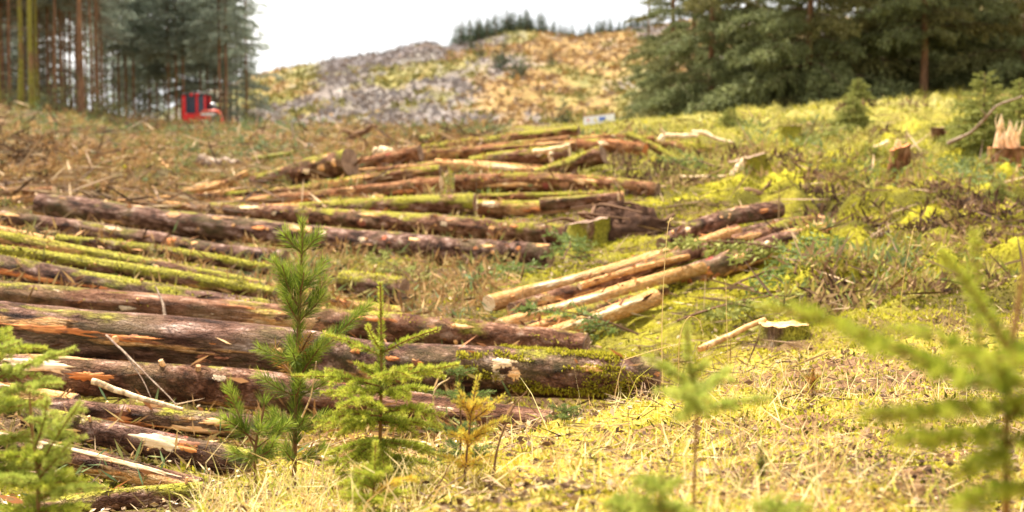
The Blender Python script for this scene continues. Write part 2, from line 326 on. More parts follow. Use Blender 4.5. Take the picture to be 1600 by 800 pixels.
# ------------------------------------------------------------------ the felled logs (drawn up first: the ground lies under them)
# label, path (photo x, photo y, metres away), thickness at each end, moss, bare, warm hue, options
LOGS = [
 ('thick purplish felled log across the foreground with orange scars', [(-130, 500, 8.3), (0, 512, 8.3), (440, 553, 8.25), (620, 577, 8.2), (820, 588, 8.1), (1030, 600, 8.0)], .345, .265, .14, .10, .05, dict(drop=.16, mossend=1)),
 ('long brown log half hidden just behind the thick foreground log', [(-60, 461, 9.9), (0, 464, 9.9), (460, 501, 9.6), (700, 524, 9.3), (915, 549, 9.0)], .215, .19, .38, .22, .35, dict(drop=.05)),
 ('dark log at the left edge with a long rusty scar under its mossy top', [(-120, 402, 11.6), (0, 418, 11.6), (200, 452, 11.3), (430, 486, 11.0)], .25, .17, .50, .12, .0, {}),
 ('thin mossy log with a bright pale stripped line along its whole top', [(-60, 362, 13), (0, 370, 13), (300, 424, 12.6), (500, 463, 12.2), (628, 491, 12)], .13, .12, .62, .35, .2, {}),
 ('thin bright green mossy log between the rusty scarred log and the pale striped one', [(-40, 388, 12.4), (0, 394, 12.4), (220, 426, 12.0), (430, 464, 11.6)], .13, .12, .68, .12, .2, {}),
 ('thin mossy pole with a pale stripped stretch below the log with the orange knot', [(90, 380, 14), (250, 395, 13.8), (425, 424, 13.5)], .14, .11, .63, .30, .1, {}),
 ('pale stripped pole running in from the left edge above the green mossy logs', [(-60, 349, 14.5), (0, 359, 14.5), (96, 381, 14.2)], .13, .10, .25, .92, .2, {}),
 ('grey brown log with a pale orange knot, broken off under the long purple log', [(-70, 336, 16.5), (0, 343, 16.4), (130, 361, 16.2), (262, 382, 15.8)], .19, .235, .28, .15, .1, {}),
 ('short dark log whose orange end butts against the grey brown broken log', [(268, 389, 15.6), (340, 398, 15.4), (445, 405, 15.2)], .25, .21, .22, .18, .0, dict(endl='rust')),
 ('longest purple log of the left heap, sawn square at its upper left end', [(66, 327, 18.4), (300, 349, 17.4), (560, 377, 16.2), (740, 394, 15.4), (860, 402, 15.0)], .35, .235, .22, .18, .03, dict(endl='cut')),
 ('mossy purple log lying right behind the longest purple log, thicker at its right end', [(330, 329, 20), (520, 343, 18.6), (700, 356, 17.2), (886, 369, 16.6)], .20, .295, .42, .18, .03, {}),
 ('thin reddish pole peeping over the top of the longest purple log', [(185, 318, 21), (270, 322, 21), (345, 330, 20.6)], .13, .12, .2, .45, .4, {}),
 ('long orange brown log with a stripped rusty underside and a squared cream end block', [(322, 319, 21.6), (440, 311, 21.3), (570, 300, 21.0), (690, 290, 20.8)], .17, .275, .2, .40, .62, dict(endr='pale')),
 ('brown mossy log with an orange stripped belly leading right from the cream end block', [(712, 289, 20.9), (820, 286, 20.8), (930, 291, 20.6), (1028, 297, 20.2)], .29, .26, .45, .34, .45, {}),
 ('short mossy log with a square sawn right end under the orange brown log', [(470, 325, 19.6), (600, 323, 19.4), (742, 320, 19.2)], .20, .30, .60, .12, .05, dict(endr='oldcut')),
 ('orange brown log with mossy bands right of the short square sawn mossy log', [(746, 331, 19.0), (850, 329, 19.0), (975, 314, 19.0)], .24, .20, .42, .48, .55, dict(endl='cut')),
 ('mossy butt log pointing up to the right with a dark broad sawn end', [(395, 283, 22.8), (470, 266, 22.4), (546, 252, 22)], .20, .47, .45, .20, .05, dict(endr='oldcut')),
 ('pale stripped pole lying in the brash left of the dark ended butt log', [(285, 300, 23.5), (340, 288, 23.4), (420, 285, 23.3), (520, 282, 23.2)], .13, .16, .25, .63, .4, {}),
 ('slim crooked pole slanting down to the left over the brash edge', [(282, 304, 22.6), (345, 289, 22.7), (386, 270, 22.9)], .10, .11, .35, .60, .3, {}),
 ('pale yellow mossy pole running in front of the dark ended butt log', [(330, 306, 22.1), (450, 299, 21.9), (560, 283, 21.7), (688, 270, 21.5)], .15, .20, .55, .50, .3, {}),
 ('bark brown log in the back row ending in a tilted flat sawn face', [(548, 263, 24.4), (600, 251, 24.2), (657, 239, 24)], .19, .29, .15, .22, .55, dict(endr='oldcut')),
 ('long slender pole with pale and brown stripes behind the stripped log with the knob', [(650, 246, 24.6), (760, 238, 24.6), (900, 228, 24.5)], .20, .20, .40, .48, .5, {}),
 ('mossy backmost log with a dark red shaded face at the top of the heap', [(640, 236, 29), (760, 222, 28.6), (905, 208, 28)], .22, .24, .62, .10, .45, {}),
 ('moss covered pole lying second from the back of the heap', [(700, 240, 27), (830, 228, 26.8), (965, 214, 26.4)], .16, .19, .62, .32, .3, {}),
 ('pale stripped log with a round brown knob at its left end', [(680, 263, 23.2), (780, 265, 23.0), (868, 270, 22.8)], .24, .17, .10, .78, .55, {}),
 ('mossy log whose broken right end is framed by pale splinters', [(735, 255, 23.8), (810, 248, 23.7), (888, 245, 23.6)], .24, .34, .61, .25, .1, dict(endr='oldcut')),
 ('red brown log near the right of the heap with an orange rotten end', [(892, 229, 25), (950, 230, 24.8), (1008, 240, 24.5)], .33, .30, .28, .35, .85, dict(endr='rust')),
 ('mossy short log propped up at an angle before the red brown log', [(838, 272, 22.6), (890, 258, 22.4), (942, 243, 22.2)], .16, .29, .61, .16, .15, dict(endr='oldcut')),
 ('mossy green pole leaning down to the right across the end of the heap', [(982, 210, 25.4), (1020, 229, 25.0), (1068, 257, 24.6)], .13, .15, .74, .12, .1, {}),
 ('dark red mossy log at the far right of the heap under pale splinters', [(1012, 222, 26.8), (1060, 230, 26.5), (1120, 236, 26.2)], .24, .27, .62, .20, .62, {}),
 ('brown log with a cream sawn end lying by the dark hole', [(845, 322, 18.4), (905, 317, 18.3), (966, 313, 18.2)], .17, .16, .3, .2, .3, dict(endr='pale')),
 ('upper of two sawn poles at the left edge beside the brash', [(-60, 306, 20.6), (0, 303, 20.6), (85, 297, 20.4)], .13, .15, .15, .35, .55, dict(endr='pale')),
 ('lower of two sawn poles at the left edge beside the brash', [(-60, 321, 20), (0, 317, 20), (62, 311, 19.9)], .15, .13, .2, .63, .6, dict(endr='pale')),
 ('pale orange pole lying flat between the bark brown log and the yellow mossy pole', [(552, 272, 23.0), (620, 266, 23.0), (682, 258, 23.0)], .15, .17, .2, .55, .6, {}),
 ('thin bare pole in front of the mossy log with the pale splinter frame', [(690, 254, 23.4), (780, 258, 23.3), (850, 263, 23.2)], .12, .10, .2, .62, .4, {}),
 ('red brown pole behind the red brown log with the rotten end', [(905, 219, 26.2), (960, 217, 26.2), (1022, 220, 26.1)], .17, .16, .4, .45, .7, {}),
 ('orange pole peeping out below the long orange brown log at its left', [(350, 327, 20.8), (480, 325, 20.4), (600, 312, 20.4)], .12, .13, .45, .60, .6, {}),
 ('mossy pole lying along the foot of the mossy log with the orange belly', [(748, 309, 19.8), (850, 306, 19.8), (945, 303, 19.8)], .14, .12, .6, .30, .4, {}),
 ('dark red pole low in the back row, under the backmost mossy log', [(625, 249, 26.4), (740, 234, 26.6), (890, 220, 26.4)], .16, .18, .35, .35, .8, {}),
 ('short pale pole lying across the moss left of the yellow mossy pole', [(232, 312, 21.8), (300, 310, 21.9), (372, 300, 22.1)], .11, .11, .3, .65, .3, {}),
 # right heap
 ('bent purple log arching over the top of the right hand heap', [(1036, 384, 13.6), (1080, 362, 13.9), (1140, 343, 14.5), (1216, 330, 15.0)], .17, .20, .18, .22, .12, dict(endr='cut')),
 ('long stripped pole with orange wood leading the right hand heap down to the left', [(764, 471, 10.9), (880, 443, 11.6), (1000, 409, 12.5), (1096, 381, 13.1), (1135, 368, 13.4)], .13, .12, .15, .68, .65, dict(endl='cut')),
 ('reddish brown pole second from the top in the right hand heap', [(800, 483, 10.8), (950, 438, 11.7), (1090, 390, 13.0), (1182, 368, 13.8), (1235, 352, 14.3)], .12, .16, .35, .32, .35, {}),
 ('pale stripped pole with a brown end in the middle of the right hand heap', [(782, 512, 10.3), (900, 476, 11.0), (1020, 437, 11.9), (1098, 418, 12.3)], .135, .11, .18, .85, .45, dict(endl='cut')),
 ('thin mossy pole wedged between the two pale poles of the right hand heap', [(818, 518, 10.2), (920, 488, 10.7), (1040, 452, 11.3)], .10, .09, .55, .40, .3, {}),
 ('brightest bare orange pole at the front of the right hand heap', [(838, 526, 10.0), (930, 497, 10.5), (1024, 464, 11.0)], .105, .14, .03, 1.0, .8, dict(endl='cut')),
 ('scarred purple log with a dark broken end on the right hand heap', [(1068, 436, 12.5), (1140, 407, 12.8), (1215, 379, 13.2), (1284, 362, 13.5)], .26, .22, .16, .38, .15, dict(endl='rust')),
 ('splintered orange lath lying over the stripped poles of the right hand heap', [(905, 448, 11.3), (985, 424, 11.9), (1075, 402, 12.6)], .06, .05, .05, .85, .7, dict(endl='cut')),
 ('short brown pole stub lowest in the right hand heap, touching the half hidden log', [(752, 523, 10.0), (800, 520, 10.1), (850, 508, 10.3)], .07, .08, .2, .55, .5, dict(endl='cut')),
 ('red brown pole under the arching purple log in the right hand heap', [(985, 424, 12.5), (1060, 396, 13.2), (1150, 362, 14.2)], .12, .14, .2, .50, .6, dict(endl='rust')),
 ('grey purple pole half sunk at the rear of the right hand heap', [(1150, 372, 14.2), (1215, 352, 14.7), (1290, 345, 15.0)], .14, .13, .3, .40, .1, dict(endr='rust')),
 # bottom left
 ('shaded log under the thick foreground log with a big cream scar', [(-90, 566, 7.7), (0, 577, 7.7), (240, 602, 7.6), (450, 618, 7.6), (860, 668, 7.2)], .20, .21, .25, .15, .25, {}),
 ('pale scarred log at the left edge partly hidden by the young spruces', [(-60, 604, 7.5), (0, 611, 7.5), (118, 630, 7.4)], .12, .11, .2, .62, .4, {}),
 ('grey log with a row of orange flakes along its underside, low on the left', [(80, 636, 7.25), (240, 654, 7.15), (390, 670, 7.1)], .125, .125, .32, .25, .1, {}),
 ('dark mossy log with a wide cream saw cut in its side', [(40, 655, 6.95), (180, 684, 6.85), (390, 728, 6.7)], .12, .15, .30, .10, .0, {}),
 ('log with a bright cream stripe along its top at the lower left', [(-60, 678, 6.5), (0, 691, 6.5), (130, 719, 6.4), (310, 765, 6.25)], .115, .10, .12, .35, .15, {}),
 ('flat grey weathered log along the bottom left edge', [(40, 800, 5.75), (180, 782, 5.7), (318, 770, 5.75)], .09, .09, .45, .2, .1, {}),
 ('short mossy sawn log with a dark end face in the hollow behind the pine sapling', [(535, 440, 12.2), (585, 445, 12.1), (632, 452, 12.0)], .24, .25, .61, .12, .1, dict(endr='oldcut')),
 ('broken pale stick with a cream tip behind the spruce sapling', [(520, 470, 11.4), (560, 478, 11.3), (628, 489, 11.2)], .07, .10, .45, .45, .1, dict(endr='pale')),
]

# ------------------------------------------------------------------ ground
ctl = [(-400, 860, 4.2), (100, 860, 4.6), (300, 786, 4.4), (450, 768, 4.6), (600, 752, 4.6), (720, 738, 4.6), (850, 674, 5.5), (1000, 615, 6.6), (1150, 575, 7.3), (1300, 548, 7.8),
       (1500, 522, 8.4), (1750, 508, 8.8), (2200, 480, 9), (800, 800, 3.3), (1200, 800, 3.2), (1500, 800, 3.2), (1900, 800, 3.2), (500, 830, 3.5), (800, 1000, 2.2), (300, 1060, 2.4), (1400, 1000, 2.1),
       (1050, 552, 9.0), (1250, 490, 9.8), (1500, 465, 10), (1300, 430, 11.5), (1600, 420, 11.5), (1150, 480, 10.4), (700, 500, 10.8), (720, 455, 12.5), (900, 410, 14), (980, 360, 16),
       (1400, 385, 13.5), (1600, 375, 13.5), (1250, 345, 15.5), (1450, 330, 16), (1700, 330, 16), (1100, 320, 17.5), (1200, 290, 19.5), (1400, 290, 19.5), (1600, 280, 20), (1100, 262, 22.5), (1300, 255, 23),
       (1500, 240, 23), (1800, 240, 23), (1150, 232, 26), (1350, 225, 27), (1550, 212, 26), (1000, 205, 32), (1200, 200, 31), (1000, 192, 37), (1150, 182, 37), (1300, 170, 37), (1480, 155, 36), (1700, 140, 36),
       (2200, 130, 36), (920, 196, 38), (1000, 196, 48), (1300, 176, 50), (1600, 150, 50), (1900, 140, 55), (880, 203, 40), (860, 232, 30), (700, 212, 46), (560, 206, 60), (450, 205, 75), (380, 204, 82), (300, 203, 86),
       (700, 225, 36), (550, 225, 42), (400, 228, 42), (250, 212, 55), (170, 190, 60), (0, 172, 58), (-300, 160, 60), (60, 200, 44), (0, 240, 31), (200, 255, 31), (100, 290, 24), (300, 272, 26.5), (-300, 270, 26), (450, 250, 30),
       (-300, 330, 17), (-300, 420, 11), (-300, 540, 8.4), (-300, 700, 6.5), (100, 180, 75), (300, 196, 100), (0, 165, 90), (-400, 150, 90), (200, 185, 115), (420, 205, 110), (700, 220, 100), (1000, 205, 90), (1500, 165, 90)]
pts = [at(*c) for c in ctl]
for lab, path, d0, d1, *rest in LOGS:
    n = len(path); drop = rest[3].get('drop', 0.10 if path[0][0] > 745 and path[0][2] < 16 else 0.04)
    for k, p in enumerate(path):
        d = d0 + (d1 - d0) * k / (n - 1); q = at(*p); q[2] -= d * 0.44 + drop; pts.append(q)
for ang in (50, 80, 120, 160, 200, 240, 280, 310):
    for r, z in ((0.7, 0.55), (2, .55), (6, .35), (15, .6), (40, 1.8), (100, 3.0)):
        pts.append(np.array([r * math.sin(math.radians(ang)), r * math.cos(math.radians(ang)), z]))
pts = np.array(pts)
def gkey(x, y):
    r = np.maximum(np.hypot(x, y), 0.6); a = np.arctan2(x, y)
    k = sstep(.7, 1.2, np.abs(a))
    return np.stack([3 * a, np.log(r)], -1), r
KP, RP = gkey(pts[:, 0], pts[:, 1])
gv = (pts[:, 2] - CAM[2]) / RP
nP = len(pts)
Kd = -np.linalg.norm(KP[:, None] - KP[None], axis=-1)
A = np.zeros((nP + 1, nP + 1)); A[:nP, :nP] = Kd + 0.04 * np.eye(nP); A[nP, :nP] = 1; A[:nP, nP] = 1
WG = np.linalg.solve(A, np.concatenate([gv, [0]]))

def ground(x, y, detail=True):
    x = np.atleast_1d(np.asarray(x, float)); y = np.atleast_1d(np.asarray(y, float))
    K, r = gkey(x, y); g = np.empty(len(x))
    for i in range(0, len(x), 20000):
        D = np.linalg.norm(K[i:i + 20000, None] - KP[None], axis=-1); g[i:i + 20000] = -D @ WG[:nP] + WG[nP]
    z = CAM[2] + g * r
    far = sstep(95, 150, r)
    z = z * (1 - far) + far * (-7 - np.maximum(r - 150, 0) * 0.02)
    if detail:
        px = 800 + F * x / np.maximum(y, 0.5)
        mossy = sstep(1000, 1250, px) * sstep(7.5, 10, y) * (1 - sstep(38, 45, y))
        z = z + (fbm(x * 1.6, y * 1.6, 3, 4) - .5) * (0.14 + .04 * sstep(8, 20, r)) + (fbm(x * 6, y * 6, 5, 3) - .5) * 0.085
        hm = fbm(x * 1.05 + 9, y * 0.8, 11, 3)
        z = z + mossy * ((np.abs(hm - .5) * -1.6 + .2) * .9 + (fbm(x * 2.6, y * 2.2, 15, 2) - .5) * .34)
        z = z + (fbm(x * .25, y * .25, 8, 3) - .5) * 0.7 * sstep(18, 60, r)
        br = sstep(650, 500, px) * sstep(20, 26, y) * (1 - sstep(90, 110, y))
        z = z + br * (fbm(x * .9, y * .5, 21, 4) - .5) * .75
    return z
def gz(x, y): return float(ground(x, y)[0])

def zone_col(x, y):
    px = 800 + F * x / np.maximum(y, .5)
    n1 = fbm(x * 1.3, y * 1.3, 31, 4)[:, None]; n2 = fbm(x * .5 + 4, y * .5, 37, 4)[:, None]; n3 = fbm(x * 7, y * 7, 41, 3)[:, None]
    c = np.array
    mossc = c([.13, .115, .012]) + sstep(.35, .65, n1) * c([.36, .325, .02])
    bank = c([.30, .17, .06]) + sstep(.38, .6, n1) * c([.32, .31, .02]); bank = bank + (c([.30, .17, .10]) - bank) * sstep(.52, .66, n2) * (.25 + .5 * sstep(1050, 1200, px)[:, None])
    heap = c([.17, .11, .055]) + sstep(.42, .6, n1) * (c([.25, .22, .03]) - c([.17, .11, .055]))
    brash = c([.24, .15, .075]) + sstep(.45, .65, n2) * (c([.16, .16, .06]) - c([.24, .15, .075]))
    wm = (sstep(930, 1080, px) * sstep(8.2, 10.2, y))[:, None]; wb = (sstep(250, 420, px) * sstep(9.2, 7.4, y))[:, None]
    wl = (sstep(800, 560, px) * sstep(20, 27, y))[:, None]; wr = (sstep(900, 1000, px) * sstep(26, 34, y))[:, None]
    col = heap * (1 - wl) + brash * wl; col = col * (1 - wm) + mossc * wm
    col = col * (1 - wr) + (c([.36, .32, .08]) + (n1 - .5) * .22) * wr
    col = col * (1 - wb) + bank * wb
    soil = (sstep(.52, .66, n2) * .75) * (1 - wb) * (1 - wr); col = col * (1 - soil) + c([.11, .055, .03]) * soil
    return np.clip(col * (.75 + .5 * n3), .01, .8)

ang = np.radians(np.concatenate([np.arange(-180, -60, 6), np.arange(-60, -26, 2), np.linspace(-26, 26, 560), np.arange(28, 60, 2), np.arange(60, 180, 6)]))
rad = np.concatenate([[0.02, .4, .8, 1.2, 1.6], np.geomspace(1.9, 130, 620), np.geomspace(140, 1500, 30)])
AA, RR = np.meshgrid(ang, rad, indexing='ij'); gx = (RR * np.sin(AA)).ravel(); gy = (RR * np.cos(AA)).ravel()
gzv = ground(gx, gy)
na, nr = len(ang), len(rad)
i = np.arange(na)[:, None]; j = np.arange(nr - 1)[None]; i2 = (i + 1) % na
Q = np.stack([i * nr + j, i2 * nr + j, i2 * nr + j + 1, i * nr + j + 1], -1).reshape(-1, 4)[:, ::-1]
mb = MB(); mb.add(np.stack([gx, gy, gzv], -1), Q)
m, nt = newmat('forest_floor'); gcol = attr(nt, 'gcol').outputs['Color']; ob = nd(nt, 'ShaderNodeTexCoord').outputs['Object']
n1 = noise(nt, ob, 26, 5, .7); n2 = noise(nt, ob, 90, 3, .7)
c = mixc(nt, ramp(nt, n1, [(.40, 0.0), (.62, 1.0)]), gcol, mixc(nt, 1.0, gcol, (.55, .48, .40), 'MULTIPLY'))
finish(nt, c, .95, mth(nt, 'ADD', n1, mth(nt, 'MULTIPLY', n2, .5)), .9, .05, .1)
me = mb.mesh('ground', m, True)
a = me.color_attributes.new('gcol', 'FLOAT_COLOR', 'POINT'); gc = zone_col(gx, gy)
a.data.foreach_set('color', np.concatenate([gc, np.ones((len(gc), 1))], 1).ravel().astype(np.float32))
link('ground', me, kind='structure')

# ------------------------------------------------------------------ far hillside
SKY = np.array([(-200, 300), (150, 240), (250, 185), (330, 145), (400, 120), (470, 106), (560, 86), (650, 69), (720, 66), (800, 54), (900, 56), (1000, 46), (1200, 30), (1600, 10), (2600, 0)], float)
YR = 450.0
def hill_z(x, y, detail=True):
    px = 800 + F * x / y; zr = (250 - np.interp(px, SKY[:, 0], SKY[:, 1])) * YR / F + CAM[2]
    t = (y - 130) / (YR - 130)
    z = -8 + (zr + 8) * np.where(t < 1, np.clip(t, 0, 1) ** 1.05, 1 - (t - 1) * .25)
    if detail:
        k = sstep(0, .1, t)
        z = z + k * ((fbm(x / 20, y / 34, 51, 5) - .5) * 6.0 + (np.abs(fbm(x / 9, y / 14, 57, 3) - .5)) * 2.0)
    return z
hp = np.linspace(100, 2400, 330); hy = np.concatenate([np.linspace(130, 470, 230), np.geomspace(480, 1400, 25)])
PX, HY = np.meshgrid(hp, hy, indexing='ij'); hx = ((PX - 800) * HY / F).ravel(); hyv = HY.ravel(); hz = hill_z(hx, hyv)
i = np.arange(len(hp) - 1)[:, None]; j = np.arange(len(hy) - 1)[None]; n_ = len(hy)
Q = np.stack([i * n_ + j, (i + 1) * n_ + j, (i + 1) * n_ + j + 1, i * n_ + j + 1], -1).reshape(-1, 4)
m, nt = newmat('clearfell_hillside'); ob = nd(nt, 'ShaderNodeTexCoord').outputs['Object']
hc = attr(nt, 'gcol').outputs['Color']; n1 = noise(nt, mapped(nt, ob, (1, .6, 1)), .5, 5, .7)
finish(nt, mixc(nt, ramp(nt, n1, [(.42, 0.0), (.66, 1.0)]), hc, mixc(nt, 1.0, hc, (.5, .48, .46), 'MULTIPLY')), .95, n1, 1.0, 1.5, .1)
mb = MB(); mb.add(np.stack([hx, hyv, hz], -1), Q); me = mb.mesh('hill', m, True)
def hill_col(x, y):
    c = np.array; px = 800 + F * x / y; t = (y - 130) / (YR - 130)
    n1 = fbm(x / 13, y / 48, 61, 5)[:, None]; n2 = fbm(x / 15 + 5, y / 55, 67, 4)[:, None]; n3 = fbm(x / 3.5, y / 12, 71, 4)[:, None]
    green = c([.31, .28, .085]) + (n3 - .5) * c([.24, .20, .04]); orange = c([.42, .27, .10]) + (n3 - .5) * c([.26, .18, .07]); grey = c([.27, .225, .205]) + (n3 - .5) * .30
    wo = (sstep(.38, .66, n2[:, 0] + np.clip((px - 760) / 2200, -.14, .05) + (t - .5) * .2))[:, None]; wg = .92 * sstep(.41, .62, n1 + (n3 - .5) * .25 + np.clip((640 - px) / 2200, -.06, .07)[:, None])
    col = green * (1 - wo) + orange * wo; col = col * (1 - wg) + grey * wg
    cap = (sstep(.66, .82, t + (n3[:, 0] - .5) * .3) * sstep(770, 690, px) * sstep(450, 530, px))[:, None] * .85; col = col * (1 - cap) + (c([.17, .14, .14]) + (n3 - .5) * .22) * cap
    return np.clip(col * .80, .02, .8)
a = me.color_attributes.new('gcol', 'FLOAT_COLOR', 'POINT'); gc = hill_col(hx, hyv)
a.data.foreach_set('color', np.concatenate([gc, np.ones((len(gc), 1))], 1).ravel().astype(np.float32))
link('hill', me, kind='structure')
# slash windrows, stumps and bracken clumps on the hillside
n = 5600; px = rng.uniform(380, 1100, n); Y = 150 + 300 * rng.uniform(0, 1, n) ** .8; x = (px - 800) * Y / F; z = hill_z(x, Y)
cl = hill_col(x, Y); tint = np.where(cl[:, 2] > cl[:, 0] * .6, .8, np.where(cl[:, 0] > cl[:, 1] * 1.4, .5, .15)) + rng.normal(0, .09, n)
N = 5; base = np.repeat(np.stack([x, Y, z], -1), N, 0); sz = rng.uniform(.5, 1.9, n * N)
V, Qk = kites(base + rng.normal(size=(n * N, 3)) * np.array([.8, .8, .15]), rng.normal(size=(n * N, 3)) * np.array([1.2, .6, .45]) + np.array([0, 0, .35]), sz, sz * .45)
mb = MB(); mb.add(V, Qk, np.clip(np.repeat(tint, N) + rng.normal(0, .05, n * N), 0, 1))
M['hill_brush'] = tintmat('hillside_brush', [(.10, .10, .03), (.25, .215, .06), (.36, .21, .075), (.20, .13, .08), (.20, .17, .155), (.30, .265, .25)], .1)
link('hillside_brush', mb.mesh('hillside_brush', M['hill_brush']), kind='stuff')

# ------------------------------------------------------------------ logs
class LogShape:
    def __init__(s, path, r0, r1, seed, step=.06):
        P = np.array([at(*p) for p in path]); s.L = float(np.sum(np.linalg.norm(np.diff(P, axis=0), axis=1)))
        s.n = int(np.clip(s.L / step, 12, 110)); s.P = curve(P, s.n); s.r0, s.r1, s.seed = r0, r1, seed
        q_ = np.linspace(0, s.L * .55, s.n); s.P = s.P + np.stack([0 * q_, (vnoise(q_, q_ * 0, seed) - .5), (vnoise(q_, q_ * 0 + 7, seed) - .5)], -1) * (r0 + r1) * .30
        s.T = unit(np.gradient(s.P, axis=0)); B = unit(np.cross(s.T, np.array([0, 0, 1.0]))); B = np.where(B[:, 1:2] > 0, -B, B)
        s.B = B; s.N = unit(np.cross(B, s.T)); s.N = np.where(s.N[:, 2:3] < 0, -s.N, s.N)
    def rad(s, t, th):
        u = t * s.L; r = s.r0 + (s.r1 - s.r0) * t; q = s.seed * 3.7
        k = (fbm(np.cos(th) * 1.3 + q, u * 1.7 + np.sin(th) * 1.1, s.seed, 3) - .5) * .30 + (fbm(np.sin(th) * 5 + q, u * 9 + np.cos(th) * 5, s.seed + 5, 3) - .5) * .11
        return r * (1 + k)
    def frame(s, t):
        f = np.clip(np.asarray(t, float), 0, 1) * (s.n - 1); i = np.minimum(f.astype(int), s.n - 2); w = (f - i)[..., None]
        g = lambda A: A[i] * (1 - w) + A[i + 1] * w
        return g(s.P), g(s.B), g(s.N)
    def surf(s, t, th, off=0.0):
        """t along the log 0..1, th round it (0 = towards the camera side, 90 deg = up)"""
        P, B, N = s.frame(t); r = s.rad(t, th) + off
        return P + r[..., None] * (np.cos(th)[..., None] * B + np.sin(th)[..., None] * N), np.stack([r * np.cos(th) + s.seed * 5, r * np.sin(th), t * s.L], -1)

def log_bark(S, ns=26):
    t = np.linspace(0, 1, S.n)[:, None] * np.ones(ns)[None]; th = (np.arange(ns) * 2 * PI / ns)[None] * np.ones((S.n, 1))
    V, lc = S.surf(t, th); i = np.arange(S.n - 1)[:, None] * ns; j = np.arange(ns)[None]; j2 = (j + 1) % ns
    Q = np.stack([i + j, i + j2, i + ns + j2, i + ns + j], -1).reshape(-1, 4)
    mb = MB(); mb.add(V, Q, lc=lc.reshape(-1, 3)); return mb

def cut_disc(S, end, ns=26, out=.004):
    t = 0.0 if end == 0 else 1.0; th = np.arange(ns) * 2 * PI / ns; rim, _ = S.surf(np.full(ns, t), th, -.001)
    P, B, N = S.frame(np.array([t])); T = S.T[0 if end == 0 else -1] * (-1 if end == 0 else 1)
    V = [P + T * (out * 2)]; lc = [np.zeros((1, 3))]
    for k in (.35, .7, .97, 1.0):
        d = (rim - P) * k; V.append(P + d + T * (out * (1 if k < 1 else -1.5)) + T * (rng.normal(0, .0025, (ns, 1)) if k < .99 else 0))
        lc.append(np.stack([d @ B[0], d @ N[0], np.zeros(ns)], -1))
    f3 = [[0, 1 + q, 1 + (q + 1) % ns] for q in range(ns)]; f4 = [[1 + k * ns + q, 1 + (k + 1) * ns + q, 1 + (k + 1) * ns + (q + 1) % ns, 1 + k * ns + (q + 1) % ns] for k in range(3) for q in range(ns)]
    mb = MB(); VV = np.concatenate(V); LC = np.concatenate(lc); mb.add(VV, f3, lc=LC); mb.f.append(np.array(f4)); mb.t.append(np.full(len(f4), .5)); mb.m.append(np.zeros(len(f4), np.int32))
    return mb

def patch(S, t0, deg, length, wdeg, seed, off=.006):
    """a scar: a raised-edge shell of bare wood set into the bark, irregular in outline"""
    nk, nr = 52, 6; a = np.arange(nk) * 2 * PI / nk
    rr = .60 + .8 * (fbm(np.cos(a) * 1.6 + seed * 3.1, np.sin(a) * 1.6 + seed, seed, 3) - .25) + .55 * (vnoise(np.cos(a) * 7 + seed, np.sin(a) * 7, seed) - .5)
    V = []; lc = []
    for k in range(nr):
        q = (k + 1) / nr; tt = t0 + np.cos(a) * rr * q * length / 2 / S.L; th = np.radians(deg) + np.sin(a) * rr * q * math.radians(wdeg) / 2
        v, l = S.surf(np.clip(tt, 0, 1), th, off * (1 - q ** 3 * 1.8) + .002 * (fbm(tt * S.L * 30, th * 9, seed, 2) - .5)); V.append(v); lc.append(l)
    v, l = S.surf(np.array([t0]), np.array([math.radians(deg)]), off); V = np.concatenate([v] + V); lc = np.concatenate([l] + lc)
    f3 = [[0, 1 + q, 1 + (q + 1) % nk] for q in range(nk)]; f4 = [[1 + k * nk + q, 1 + (k + 1) * nk + q, 1 + (k + 1) * nk + (q + 1) % nk, 1 + k * nk + (q + 1) % nk] for k in range(nr - 1) for q in range(nk)]
    mb = MB(); mb.add(V, f3, lc=lc); mb.f.append(np.array(f4)); mb.t.append(np.full(len(f4), .5)); mb.m.append(np.zeros(len(f4), np.int32)); return mb

